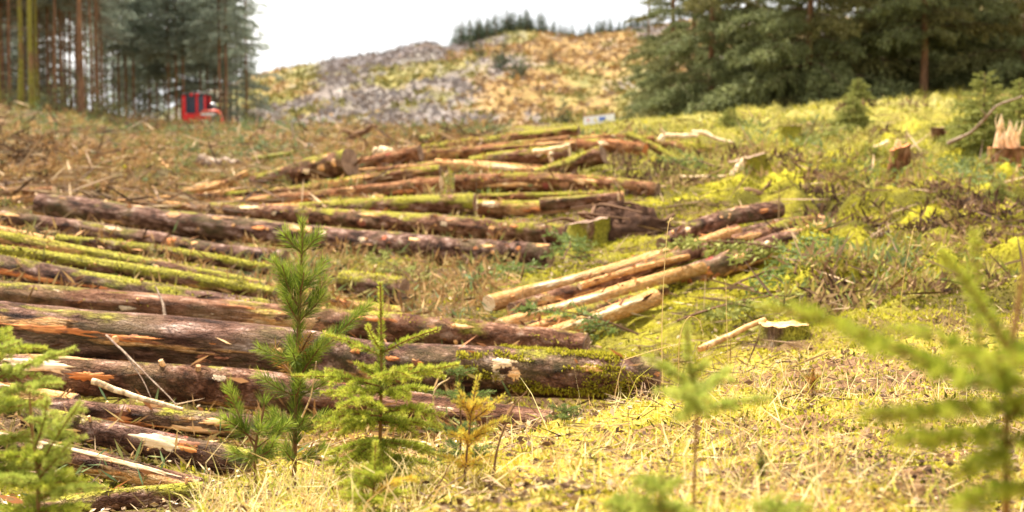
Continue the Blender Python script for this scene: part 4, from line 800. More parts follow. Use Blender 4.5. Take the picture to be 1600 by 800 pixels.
for k, (px, Y, s, lab) in enumerate(BD):
    x = (px - 800) * Y / F; o = link('bush', BUSH[k % 3]); o.location = (x, Y, gz(x, Y) - .1); o.scale = (s, s, s); o.rotation_euler = (0, 0, k); tag(o, lab, 'bush', 'undergrowth at the wood edge')

# ---- trees on the far hill
HB = [unit_bough(10, 10, .18, .07, .2, .4, 700 + k) for k in range(3)]
HC = [merge_crown(np.random.default_rng(710 + k), 6, .2, 60, 1.6, HB, [M['dead'], M['hill_conifer']], 'crown') for k in range(4)]
HT = trunk_mesh('trunk', 5, .10, .03, M['dull_trunk'], 0, 5, 720)
def hill_tree(px, Y, s, lab, group, k, wide=1.0):
    x = (px - 800) * Y / F; z = float(hill_z(np.array([x]), np.array([float(Y)]))[0]) - .3; t = thing('hill_tree', lab, 'tree', (x, Y, z), group, k * 1.3); t.scale = (s * wide, s * wide, s); link('trunk', HT, t); link('crown', HC[k % 4], t)
r = np.random.default_rng(730)
for k in range(62): hill_tree(r.uniform(712, 856), r.uniform(436, 470), r.uniform(.75, 1.35) * (1.1 if k % 3 else .7), 'conifer of the dense dark clump on the skyline of the hill', 'conifers of the skyline clump', k, 1.25)
for k in range(34): hill_tree(858 + k * 4.6 + r.uniform(-3, 3), r.uniform(436, 452), r.uniform(.5, 1.0), 'small conifer in the thin row along the skyline right of the dense clump', 'conifers of the skyline row', k)
def hill_at(px, py):
    """distance at which the hillside shows at this place of the photo"""
    Ys_ = np.linspace(150, 448, 300); zz = hill_z((px - 800) * Ys_ / F, Ys_); p_ = 250 - (zz - CAM[2]) * F / Ys_; k_ = np.nonzero(p_ < py)[0]
    return float(Ys_[k_[0]]) if len(k_) else 440.0
for k, (px, py, hp_, wd, lab) in enumerate([(788, 112, 62, 1.1, 'tallest dark conifer on the hill slope below the skyline clump'), (806, 126, 48, 1.5, 'wide dark conifer low on the right of the tallest one on the slope'), (775, 108, 42, 1.3, 'smaller conifer at the left foot of the tallest one on the slope'), (817, 120, 40, 1.3, 'lowest conifer of the little group on the slope'), (752, 92, 30, 1.2, 'lone small conifer left of the little group on the slope'), (860, 106, 34, 1.0, 'lone conifer on the orange slope right of the little group'), (738, 82, 34, 1.3, 'pale conifer just under the left end of the skyline clump'), (880, 198, 54, 1.35, 'isolated rounded conifer at the foot of the hill beside the white sign')]):
    Y = hill_at(px, py); s = hp_ * Y / F / 6.3
    hill_tree(px, Y, s, lab, 'conifers on the hill slope', k, wd)

# ------------------------------------------------------------------ young conifers and saplings
def needles_on(path, per_m, ln, wd, angle, rr, skew=0.0, jit=.25):
    """needles along a shoot; skew > 0 leans them to the upper side"""
    P = np.asarray(path); seg = np.linalg.norm(np.diff(P, axis=0), axis=1); Lp = seg.sum(); n = max(6, int(Lp * per_m)); cs = np.concatenate([[0], np.cumsum(seg)])
    u = rr.uniform(0, Lp, n); pos = np.stack([np.interp(u, cs, P[:, k]) for k in range(3)], -1); i = np.clip(np.searchsorted(cs, u) - 1, 0, len(seg) - 1); T = unit(np.diff(P, axis=0))[i]
    R = rr.normal(size=(n, 3)) + [0, 0, skew]; R = unit(R - T * np.sum(R * T, 1, keepdims=True)); d = T * np.cos(angle) + R * np.sin(angle) + rr.normal(0, jit * .4, (n, 3))
    l = ln * rr.uniform(.7, 1.15, n) * np.clip(1.25 - .55 * u / Lp, .6, 1.1)
    return kites(pos, d, l, np.full(n, wd), .45) + (np.clip(.15 + .55 * u / Lp + rr.normal(0, .17, n), 0, 1),)

STY = {'pine': dict(per=1700, ln=.058, wd=.0019, ang=.62, tw='pine_twig', nd='pine_needle', skew=.2), 'spruce': dict(per=2000, ln=.0195, wd=.0023, ang=1.0, tw='spruce_twig', nd='spruce_needle', skew=.5),
       'dark': dict(per=1500, ln=.017, wd=.0021, ang=.95, tw='twig', nd='dark_spruce', skew=.4), 'yellow': dict(per=1300, ln=.019, wd=.0024, ang=.95, tw='twig', nd='yellow_needle', skew=.4), 'soft': dict(per=1900, ln=.0195, wd=.0022, ang=.9, tw='spruce_twig', nd='soft_needle', skew=.3), 'fir': dict(per=1500, ln=.022, wd=.0024, ang=1.0, tw='spruce_twig', nd='near_fir', skew=.4), 'rust': dict(per=800, ln=.05, wd=.0018, ang=.7, tw='pine_twig', nd='rust_needle', skew=0)}
def shoot(root, o, path, r0, sty, rr, sub=0, dens=1.0, needle0=0.0, nd=None, name='branch', sublen=.45):
    """one branch: its twig is the part, its needles are a sub-part"""
    st = STY[sty]; P = curve(path, 10); Ls = np.linalg.norm(np.diff(P, axis=0), axis=1).sum(); mb = MB(); v, q = tube(P, np.linspace(r0, r0 * .45, 10), 6); mb.add(v, q, rr.uniform(0, 1)); nm = MB()
    k0 = int(needle0 * 9); v, q, t = needles_on(P[k0:], st['per'] * dens, st['ln'], st['wd'], st['ang'], rr, st['skew']); nm.add(v, q, t)
    T = unit(P[-1] - P[0]); S = unit(np.cross(T, [0, 0, 1.0]))
    for k in range(sub):
        s = .28 + .6 * (k + rr.uniform(0, .6)) / max(1, sub); p = P[int(s * 9)]; sg = 1 if k % 2 else -1; tl = Ls * sublen * (1.12 - s) * rr.uniform(.7, 1.15)
        d = unit(T * .75 + S * sg * .72 + np.array([0, 0, rr.uniform(-.35, .15)])); e = p + d * tl; m_ = (p + e) / 2 + np.array([0, 0, .06 * tl]); tw = curve([p, m_, e], 6); v, q = tube(tw, np.linspace(r0 * .5, r0 * .25, 6), 4); mb.add(v, q, rr.uniform(0, 1))
        v, q, t = needles_on(tw, st['per'] * dens, st['ln'] * .92, st['wd'], st['ang'], rr, st['skew']); nm.add(v, q, t)
    b = link(name, mb.mesh(name, M[st['tw']], True, o), root); link('needles', nm.mesh('needles', M[nd or st['nd']], False, o), b, kind='stuff')

def sapling(name, label, stem, r0, sty, whorls, seed, explicit=(), group=None, leader=.25, stemneedle=True, subs=5, nd=None, dens=1.0):
    """stem: pixel path with depth, foot first; whorls: (place on stem, count, length, rise, azimuth offset)"""
    rr = np.random.default_rng(seed); P = curve([at(*p) for p in stem], 16); base = P[0].copy(); base[2] = gz(base[0], base[1]) - .02; P[0] = base; root = thing(name, label, 'sapling', base, group)
    mb = MB(); v, q = tube(P, np.linspace(r0, r0 * .4, 16), 8); mb.add(v, q, .5); link('stem', mb.mesh('stem', M[STY[sty]['tw']], True, base), root)
    st = STY[sty]
    if stemneedle:
        k0 = int((1 - leader) * 15); v, q, t = needles_on(P[k0:], st['per'] * 1.15 * dens, st['ln'], st['wd'], st['ang'] * .9, rr, 0); nm = MB(); nm.add(v, q, t); link('needles', nm.mesh('needles', M[nd or st['nd']], False, base), root, kind='stuff')
    for s, cnt, ln, rise, a0 in whorls:
        o = np.array([np.interp(s * 15, np.arange(16), P[:, k]) for k in range(3)])
        for k in range(cnt):
            az = a0 + k * 2 * PI / cnt + rr.uniform(-.25, .25); Lb = ln * rr.uniform(.8, 1.12); d = np.array([math.cos(az), math.sin(az), 0]); rs = rise + rr.uniform(-.12, .12)
            e = o + d * Lb * math.cos(rs) + np.array([0, 0, Lb * math.sin(rs)]); m_ = (o + e) / 2 + np.array([0, 0, -.05 * Lb if sty == 'pine' else .05 * Lb]); shoot(root, base, [o, m_, e], max(.0022, r0 * .42), sty, rr, subs, dens, .05 if sty != 'pine' else .2, nd)
    for pth, kw in explicit: shoot(root, base, [at(*p) for p in pth], kw.pop('r', r0 * .5), kw.pop('sty', sty), rr, **kw)
    return root

# the pine in front of the heap
sapling('pine_sapling', 'tall young pine with long needles standing in front of the thick foreground log', [(459, 775, 4.6), (462, 640, 4.6), (466, 520, 4.6), (470, 440, 4.6), (473, 346, 4.6)], .0085, 'pine',
        [(.87, 2, .10, .9, .6), (.69, 4, .13, .85, .5), (.55, 3, .13, .7, .2), (.40, 5, .15, .45, .9), (.29, 4, .13, .5, .2), (.19, 4, .13, .4, .6), (.10, 3, .10, .5, .1)], 801,
        [([(467, 480, 4.6), (452, 455, 4.58), (441, 414, 4.56)], dict(sub=0, dens=1.0, needle0=.15)), ([(467, 480, 4.6), (488, 468, 4.62), (509, 438, 4.63)], dict(sub=0, dens=1.0, needle0=.15)),
         ([(464, 575, 4.6), (505, 545, 4.62), (540, 510, 4.66), (578, 475, 4.7)], dict(sub=0, dens=1.1, needle0=.45)), ([(463, 600, 4.6), (480, 570, 4.55), (498, 545, 4.5)], dict(sub=0, needle0=.2)),
         ([(462, 590, 4.6), (440, 565, 4.65), (430, 540, 4.7)], dict(sub=0, sty='rust', needle0=.1)), ([(462, 565, 4.6), (475, 540, 4.55), (487, 520, 4.5)], dict(sub=0, sty='rust', needle0=.1))], leader=.86, subs=0)
sapling('pine_sapling', 'small bushy pine with two leaders left of the tall young pine', [(400, 770, 4.4), (399, 700, 4.4), (410, 650, 4.4), (413, 628, 4.4)], .006, 'pine', [(.45, 4, .07, .5, .3), (.25, 4, .07, .3, .1)], 802,
        [([(398, 700, 4.4), (378, 660, 4.38), (356, 602, 4.36)], dict(sub=0, needle0=.25, dens=.9)), ([(399, 690, 4.4), (372, 668, 4.35), (350, 655, 4.3)], dict(sub=0, needle0=.3)), ([(400, 700, 4.4), (430, 678, 4.4), (452, 660, 4.4)], dict(sub=0, needle0=.3)), ([(400, 715, 4.4), (420, 705, 4.35), (428, 690, 4.3)], dict(sub=0))], leader=.2, subs=0)
# the bright spruce beside it
sapling('spruce_sapling', 'bright green spruce sapling with spreading branches right of the tall young pine', [(593, 775, 4.2), (594, 680, 4.2), (596, 560, 4.2), (594, 442, 4.2)], .0068, 'spruce',
        [(.57, 3, .11, .45, 1.9), (.52, 5, .17, .05, .4), (.40, 6, .19, -.15, .1), (.30, 6, .20, -.25, .8), (.20, 6, .18, -.2, .2), (.10, 5, .14, 0, .5)], 803,
        [([(596, 552, 4.2), (640, 530, 4.15), (686, 514, 4.1)], dict(sub=0)), ([(596, 556, 4.2), (555, 538, 4.2), (505, 521, 4.2)], dict(sub=4)), ([(596, 548, 4.2), (584, 530, 4.1), (574, 509, 4.05)], dict(sub=0)), ([(596, 600, 4.2), (650, 582, 4.1), (716, 570, 4.0)], dict(sub=7)), ([(596, 604, 4.2), (530, 590, 4.15), (456, 588, 4.1)], dict(sub=7)),
         ([(596, 600, 4.2), (610, 588, 4.0), (616, 575, 3.9)], dict(sub=5)), ([(595, 645, 4.2), (650, 640, 4.1), (690, 668, 4.0)], dict(sub=6)), ([(595, 650, 4.2), (540, 648, 4.1), (492, 672, 4.0)], dict(sub=6)), ([(595, 640, 4.2), (560, 625, 4.0), (528, 640, 3.9)], dict(sub=6))], leader=.38, subs=7)
sapling('spruce_sapling', 'yellowing spruce sapling in front of the orange scar of the thick log', [(722, 800, 4.0), (727, 735, 4.0), (735, 655, 4.0), (747, 586, 4.0)], .0045, 'yellow',
        [(.72, 4, .06, .6, .2), (.52, 5, .09, .45, .7), (.36, 5, .10, .3, .2), (.2, 5, .09, .3, .5)], 804, [([(735, 660, 4.0), (760, 640, 3.98), (788, 618, 3.95)], dict(sub=2)), ([(730, 700, 4.0), (760, 668, 3.97), (795, 655, 3.95)], dict(sub=3)), ([(735, 650, 4.0), (722, 625, 4.0), (714, 600, 4.02)], dict(sub=2))], leader=.4, subs=2)
sapling('spruce_sapling', 'dark blue green spruce tip showing behind the yellowing sapling', [(716, 760, 4.3), (720, 680, 4.3), (718, 600, 4.3), (715, 560, 4.3)], .004, 'dark', [(.75, 4, .07, .4, .2), (.55, 5, .11, .2, .6), (.35, 5, .13, .1, .1), (.2, 5, .13, .1, .5)], 805, [], leader=.4, subs=3)
sapling('spruce_sapling', 'small yellow green spruce low in front of the bright spruce sapling', [(583, 830, 3.55), (584, 770, 3.55), (587, 690, 3.55)], .004, 'spruce', [(.62, 4, .07, .5, .4), (.38, 5, .09, .25, .1), (.2, 4, .09, .1, .5)], 806, [([(584, 775, 3.55), (622, 752, 3.5), (668, 748, 3.48)], dict(sub=3, sty='yellow')), ([(584, 765, 3.55), (555, 752, 3.5), (528, 758, 3.5)], dict(sub=3))], leader=.45, subs=2)
sapling('spruce_sapling', 'tiny dark spruce seedling at the brink of the bank under the log end', [(880, 690, 5.2), (882, 655, 5.2), (886, 640, 5.2)], .003, 'dark', [(.8, 4, .07, .35, .3), (.5, 4, .08, .2, .1)], 807, [], leader=.4, subs=2)
# left edge
sapling('spruce_sapling', 'spruce reaching in from the left edge with green boughs above the scarred logs', [(-40, 830, 3.6), (-30, 660, 3.6), (-22, 540, 3.6), (-20, 470, 3.6)], .008, 'soft', [(.62, 5, .16, .15, .3), (.38, 5, .18, .05, .1)], 808,
        [([(-24, 600, 3.6), (40, 572, 3.5), (118, 545, 3.4)], dict(sub=8, dens=1.1)), ([(-24, 575, 3.6), (0, 548, 3.55), (30, 535, 3.5)], dict(sub=6)), ([(-26, 620, 3.6), (40, 605, 3.45), (96, 600, 3.35)], dict(sub=7)), ([(-28, 650, 3.6), (0, 640, 3.5), (40, 632, 3.4)], dict(sub=7)), ([(-28, 690, 3.6), (10, 690, 3.5), (48, 672, 3.4)], dict(sub=7)), ([(-30, 740, 3.6), (10, 735, 3.5), (60, 748, 3.4)], dict(sub=8)), ([(-30, 730, 3.6), (-5, 720, 3.5), (22, 700, 3.4)], dict(sub=7))], subs=7, nd='spruce_needle')
sapling('spruce_sapling', 'small green spruce with a dark dead top in front of the cream striped log', [(60, 820, 3.3), (59, 740, 3.3), (50, 670, 3.3), (46, 612, 3.3)], .006, 'soft', [(.42, 4, .08, .3, .5), (.25, 5, .13, .1, .2), (.08, 5, .14, 0, .6)], 809,
        [([(58, 735, 3.3), (90, 680, 3.25), (126, 628, 3.2)], dict(sub=5)), ([(59, 750, 3.3), (85, 720, 3.25), (112, 690, 3.2)], dict(sub=4)), ([(60, 780, 3.3), (110, 765, 3.2), (165, 762, 3.15)], dict(sub=6)), ([(58, 760, 3.3), (20, 745, 3.2), (-10, 752, 3.1)], dict(sub=5)), ([(55, 700, 3.3), (68, 660, 3.25), (74, 622, 3.2)], dict(sub=4))], stemneedle=False, subs=5, nd='spruce_needle')
# out of focus close to the lens on the right
sapling('fir_sapling', 'blurred fir with long green arms close to the camera at the right edge', [(1574, 900, 1.9), (1572, 740, 1.9), (1576, 600, 1.9), (1590, 480, 1.9), (1612, 360, 1.92)], .0068, 'fir', [], 810,
        [([(1592, 575, 1.9), (1560, 520, 1.88), (1515, 450, 1.86), (1468, 394, 1.84)], dict(sub=0, dens=1.5, r=.003)), ([(1532, 600, 1.95), (1528, 480, 1.97), (1523, 362, 2.0)], dict(sub=0, dens=.9, r=.0028, needle0=.2)),
         ([(1572, 610, 1.9), (1500, 592, 1.85), (1400, 545, 1.8), (1290, 502, 1.78), (1180, 478, 1.76)], dict(sub=9, dens=1.2, r=.0030, sublen=.26)), ([(1576, 588, 1.9), (1520, 555, 1.95), (1440, 520, 2.0), (1380, 515, 2.05)], dict(sub=4, dens=1.0, r=.0025, sublen=.3)),
         ([(1574, 640, 1.9), (1500, 640, 1.82), (1420, 650, 1.76), (1345, 648, 1.72)], dict(sub=6, dens=1.2, r=.0026, sublen=.32)), ([(1574, 655, 1.9), (1600, 630, 1.85), (1640, 610, 1.8)], dict(sub=5, dens=1.2)), ([(1573, 680, 1.9), (1510, 680, 1.84), (1450, 690, 1.8), (1395, 690, 1.78)], dict(sub=6, dens=1.2, r=.0024, sublen=.32)),
         ([(1573, 690, 1.9), (1610, 690, 1.85), (1650, 700, 1.8)], dict(sub=5, dens=1.1)), ([(1573, 700, 1.9), (1545, 720, 1.84), (1490, 745, 1.8)], dict(sub=5, dens=1.1)), ([(1573, 610, 1.9), (1560, 575, 1.75), (1540, 560, 1.65)], dict(sub=5, dens=1.2)), ([(1573, 760, 1.9), (1530, 775, 1.85), (1500, 790, 1.8)], dict(sub=5)), ([(1580, 560, 1.9), (1610, 540, 1.95), (1650, 520, 2.0)], dict(sub=4)), ([(1573, 770, 1.9), (1605, 765, 1.85), (1640, 775, 1.8)], dict(sub=4))], stemneedle=False, nd='near_fir')
sapling('fir_sapling', 'blurred small fir with a bare lower stem and a tufted top right of the middle', [(1083, 860, 2.4), (1085, 740, 2.4), (1088, 640, 2.4), (1076, 570, 2.4), (1073, 505, 2.4)], .0036, 'soft', [], 811,
        [([(1086, 625, 2.4), (1060, 590, 2.38), (1008, 556, 2.36)], dict(sub=3, dens=1.2, r=.0022, sublen=.3)), ([(1090, 645, 2.4), (1140, 632, 2.38), (1202, 622, 2.36)], dict(sub=3, dens=1.2, r=.002, sublen=.3)), ([(1087, 635, 2.4), (1072, 618, 2.3), (1045, 615, 2.2)], dict(sub=3)), ([(1088, 630, 2.4), (1110, 600, 2.5), (1140, 575, 2.6)], dict(sub=2)), ([(1080, 590, 2.4), (1096, 575, 2.38), (1106, 568, 2.36)], dict(sub=0)), ([(1086, 625, 2.4), (1076, 640, 2.3), (1068, 655, 2.25)], dict(sub=2))], leader=.42)
for k, (p, lab) in enumerate([([(940, 880, 2.5), (965, 830, 2.5), (985, 765, 2.5)], 'blurred pale green sprig poking up at the bottom edge below the log end'), ([(1225, 880, 2.35), (1222, 830, 2.35), (1215, 775, 2.35)], 'blurred sprig at the bottom edge right of the small fir with the bare stem'), ([(1035, 880, 2.3), (1030, 800, 2.3), (1035, 735, 2.3)], 'blurred sprig just left of the bare stem of the small fir')]):
    sapling('fir_sapling', lab, p, .003, 'soft', [(.75, 4, .05, .3, .3), (.5, 4, .08, .1, .8)], 820 + k, [], leader=.5, subs=3)
# sharp seedlings on the near bank
sapling('spruce_sapling', 'little rusty brown seedling on the bright mossy bank right of the middle', [(1268, 655, 5.9), (1269, 615, 5.9), (1271, 578, 5.9)], .004, 'yellow', [(.7, 4, .05, .7, .2), (.4, 5, .07, .5, .5)], 830, [], leader=.6, subs=1, dens=1.6, nd='rust_needle')
sapling('spruce_sapling', 'grey green seedling stub standing in the litter below the rusty seedling', [(1190, 770, 3.7), (1190, 730, 3.7), (1188, 698, 3.7)], .004, 'soft', [(.5, 3, .025, 1.0, .2)], 831, [], leader=.8, subs=0, dens=1.4, nd='olive_needle')

# young conifers on the ridge slope at the right, farther off
OB = [unit_bough(12, 14, .20, .045, .10, .2, 840 + k) for k in range(3)]
om = [M['dead'], M['olive_needle']]
YC = [merge_crown(np.random.default_rng(850 + k), 1.0, .03, 90, .48, OB, om, 'crown') for k in range(3)]; YT = trunk_mesh('trunk', 1.0, .018, .004, M['dull_trunk'], 0, 5, 860)
for k, (px, py, Y, h, wd, lab) in enumerate([(1535, 225, 22, 1.55, 1.15, 'young olive green spruce standing behind the splintered stump'), (1590, 222, 23, 1.25, 1.2, 'young spruce at the right edge beyond the splintered stump'), (1338, 178, 33, .75, 1.3, 'low young conifer on the crest of the grassy ridge'), (1495, 222, 24, .7, 1.3, 'scrubby little conifer left of the young olive green spruce'), (1330, 215, 29, .65, 1.6, 'brownish scrub on the face of the grassy ridge'), (1140, 215, 31, .5, 1.8, 'low brown scrub on the left part of the grassy ridge'), (1260, 228, 26, .4, 1.8, 'small grey green shrub under the ridge above the white slanting stick'), (1560, 350, 15.5, .34, 1.5, 'blue green seedling clump on the mossy slope near the right edge'), (1180, 178, 40, .7, 1.5, 'small conifer bush at the foot of the dark stand')]):
    x = (px - 800) * Y / F; t = thing('young_conifer', lab, 'young conifer', (x, Y, gz(x, Y) - .03), 'young conifers on the right slope', k); t.scale = (h * wd, h * wd, h); link('trunk', YT, t); link('crown', YC[k % 3], t)

# lopped green boughs lying among the logs
BL = [spray(.8, 20, 34, .045, .014, .10, .3, np.random.default_rng(870 + k)).mesh('lopped_bough', [M['twig'], M[mk]]) for k, mk in enumerate(['dark_spruce', 'olive_needle', 'dark_spruce'])]
for k, (px, Y, s, rz, lab) in enumerate([(690, 13.2, .9, .4, 'green lopped bough hanging below the right end of the longest purple log'), (660, 12.8, .7, 2.2, 'green bough lying beside the short sawn log in the hollow'), (885, 14.0, .9, 1.4, 'green bough draped at the right end of the mossy purple log'), (1190, 11.4, 1.1, .3, 'large grey green bough right of the scarred purple log'), (1260, 11.8, 1.0, 2.6, 'faded green bough lying across the brown twigs right of the heap'), (1130, 11.2, .9, -.6, 'dark green bough under the broken end of the scarred purple log'), (1240, 10.6, .8, 1.0, 'blue green bough in front of the faded bough right of the heap'), (1060, 9.9, .9, .2, 'dark bough in the shade below the brightest bare pole'), (1000, 9.9, .7, 2.9, 'dark green sprig under the lower end of the brightest bare pole'), (1310, 13.2, .9, 1.9, 'olive bough behind the faded one right of the heap'), (1215, 25, 1.3, .4, 'blue green bough on the moss before the ridge'), (1120, 22, 1.2, 2.0, 'green bough on the moss beside the pale splinters')]):
    x = (px - 800) * Y / F; o = link('lopped_bough', BL[k % 3]); o.location = (x, Y, gz(x, Y) + .06); o.rotation_euler = (random.uniform(-.2, .2), random.uniform(-.35, .0), rz); o.scale = (s * 1.5,) * 3; tag(o, lab, 'branch', 'lopped green boughs')

# ------------------------------------------------------------------ sticks and poles lying about
def stick(label, path, r0, r1, mk, forks=(), name='stick'):
    P = curve([at(*p) for p in path], 16); P[1:-1] += (fbm(np.arange(14)[:, None] * .3 + [3, 50, 90], np.full((14, 3), r0 * 777), len(label), 2) - .5) * r0 * 1.1; o = P[8].copy(); mb = MB()
    def put(Q_, ra, rb):
        n = len(Q_); v, q = tube(Q_, np.linspace(ra, rb, n) * (.9 + .2 * vnoise(np.arange(n) * .6, np.full(n, ra * 900))), 7); lc = np.stack([v[:, 0] - o[0], v[:, 2] - o[2], np.repeat(np.arange(n) * .08, 7)], -1); mb.add(v, q, lc=lc); mb.add(v[:7], [list(range(7))[::-1]], lc=lc[:7]); mb.add(v[-7:], [list(range(7))], lc=lc[-7:])
    put(P, r0, r1)
    for f in forks: put(curve([at(*p) for p in f], 9), r0 * .55, r0 * .2)
    ob_ = link(name, mb.mesh(name, M[mk], True, o)); ob_.location = o; return tag(ob_, label, 'stick', 'sticks and branches lying about')
M['mossy_stick'] = trunk_material('mossy_stick', .8); M['brown_stick'] = M['twig']
stick('crooked mossy branch with dark forks right of the heap', [(1170, 522, 9.6), (1230, 488, 10), (1290, 454, 10.4), (1370, 440, 10.6), (1472, 431, 10.8)], .030, .014, 'mossy_stick', [[(1290, 454, 10.4), (1350, 462, 10.5), (1410, 470, 10.5)], [(1240, 482, 10), (1300, 480, 10), (1350, 478, 10.1)]])
stick('straight brown pole leaning up to the flat sawn stump', [(1092, 546, 8.6), (1140, 524, 8.7), (1195, 500, 8.8)], .020, .017, 'bare')
stick('brown branch lying level on the moss near the right', [(1335, 371, 14), (1400, 366, 14.1), (1460, 370, 14), (1510, 374, 13.9)], .035, .025, 'greywood')
stick('long thin dark branch reaching towards the right edge', [(1440, 368, 14), (1520, 380, 13.8), (1590, 388, 13.6)], .03, .02, 'twig')
stick('pale straight stick with an upright stub lying on the moss', [(1062, 277, 21), (1100, 276, 21), (1136, 277, 21)], .030, .026, 'pale', [[(1064, 277, 21), (1064, 270, 21), (1063, 264, 21)]])
stick('white slanting stick on the moss in front of the ridge', [(1343, 244, 24.2), (1365, 232, 24.4), (1388, 221, 24.6)], .055, .04, 'pale')
stick('dark rotten branch with upright tufts on the moss', [(1155, 302, 19), (1220, 308, 19), (1290, 300, 19), (1330, 296, 19)], .07, .04, 'twig', [[(1262, 303, 19), (1258, 285, 19), (1256, 268, 19)], [(1275, 302, 19), (1282, 285, 19), (1285, 278, 19)], [(1190, 304, 19), (1200, 290, 19), (1205, 282, 19)]])
stick('broken brown branch end on the moss right of the dark rotten branch', [(1285, 290, 19.4), (1305, 286, 19.4), (1325, 282, 19.4)], .05, .03, 'rust')
stick('bare curved branch arching up beside the splintered stump', [(1480, 225, 21.5), (1515, 208, 21.4), (1535, 190, 21.3), (1560, 165, 21.2), (1598, 150, 21.2)], .03, .014, 'greywood', [[(1535, 190, 21.3), (1540, 180, 21.2), (1532, 170, 21.2)]])
stick('tangle of dead brown twigs on the moss near the right edge', [(1428, 331, 17), (1470, 325, 17), (1510, 318, 17), (1545, 306, 17)], .035, .015, 'twig', [[(1450, 328, 17), (1480, 315, 17), (1505, 305, 17)], [(1470, 325, 17), (1500, 332, 16.8), (1530, 328, 16.8)], [(1440, 330, 17), (1460, 318, 17), (1470, 312, 17)], [(1490, 322, 17), (1515, 308, 17), (1520, 296, 17)]])
stick('pale splintered lath lying on top of the right hand heap', [(1004, 402, 12.6), (1050, 389, 13.0), (1096, 377, 13.3)], .022, .014, 'pale')
stick('slanting splintered lath across the scarred logs at the lower left', [(144, 596, 7.0), (210, 618, 7.0), (286, 640, 7.0)], .017, .010, 'pale')
stick('bent dry twig standing before the thick foreground log', [(166, 524, 7.6), (195, 552, 7.4), (225, 580, 7.2), (275, 632, 7.0)], .007, .003, 'greywood', [[(195, 552, 7.4), (222, 592, 7.2), (236, 622, 7.1)]])
stick('dry twig leaning upright against the log in the middle of the left heap', [(258, 496, 9.5), (253, 470, 9.6), (242, 447, 9.7)], .012, .005, 'greywood')
stick('dark bare stick poking out of the brash before the far hill', [(548, 216, 38), (570, 204, 38), (588, 195, 38)], .10, .06, 'twig', [[(555, 212, 38), (540, 205, 38), (528, 208, 38)], [(560, 209, 38), (545, 216, 38), (530, 218, 38)]])
stick('short mossy branch poking up at the back of the heap', [(657, 219, 33), (675, 214, 33), (690, 208, 33)], .11, .08, 'mossy_stick')
stick('short pale log end showing behind the bark brown log of the back row', [(584, 238, 26.5), (600, 238, 26.5), (612, 240, 26.5)], .10, .09, 'pale')
stick('forked pale splinter standing up at the far right of the heap', [(1030, 222, 26), (1040, 214, 26), (1060, 212, 26), (1090, 213, 26)], .07, .04, 'pale', [[(1042, 214, 26), (1036, 206, 26), (1032, 200, 26)]])
stick('pale curved splinter lying along the mossy log at the far right of the heap', [(1082, 208, 26.4), (1100, 209, 26.4), (1115, 216, 26.3), (1145, 223, 26.2)], .06, .03, 'pale')
stick('pale splinter of the frame over the broken mossy log', [(833, 238, 23.2), (862, 233, 23.2), (890, 228, 23.2)], .04, .035, 'pale', [[(889, 229, 23.2), (891, 245, 23.2), (893, 258, 23.2)]])
stick('upright pale splinter left in the frame of the broken mossy log', [(859, 240, 23.1), (861, 252, 23.1), (864, 266, 23.1)], .035, .03, 'pale')
stick('dead stick among the brash pointing at the dark ended butt log', [(478, 226, 30), (490, 232, 30), (498, 244, 29.5)], .07, .05, 'greywood')
stick('mossy branch lying on the brash left of the dark ended butt log', [(395, 250, 27), (425, 246, 27), (460, 238, 27)], .07, .05, 'mossy_stick')
stick('dark log piece sunk in the brash left of the crooked pole', [(315, 250, 28), (340, 255, 27.8), (372, 258, 27.6)], .13, .11, 'greywood')
stick('slanting brown stick in the brash above the crooked pole', [(250, 250, 29), (258, 258, 28.5), (266, 264, 28)], .045, .03, 'bare')
stick('weathered stick lying flat in the litter of the near bank', [(890, 744, 3.9), (940, 748, 3.88), (985, 742, 3.86)], .011, .006, 'greywood')
stick('flat purple grey bark strip lying in the litter near the bottom', [(1095, 738, 3.85), (1130, 742, 3.85), (1160, 738, 3.85)], .010, .006, 'greywood')
stick('dark bare twig standing beside the yellowing sapling', [(768, 760, 3.95), (778, 700, 3.95), (800, 640, 3.95), (824, 611, 3.95)], .004, .0018, 'twig')
stick('pale bent stem arching between the bright spruce and the yellowing sapling', [(690, 672, 4.3), (677, 630, 4.3), (682, 606, 4.3), (703, 590, 4.3)], .0035, .002, 'pale')
stick('dead brown twig slanting out of the grass left of the yellowing sapling', [(660, 790, 3.7), (690, 750, 3.7), (700, 730, 3.7)], .003, .0015, 'twig')
stick('dry pale stem crossing the base of the tall young pine', [(472, 652, 4.4), (485, 620, 4.35), (494, 565, 4.3)], .003, .0015, 'pale')

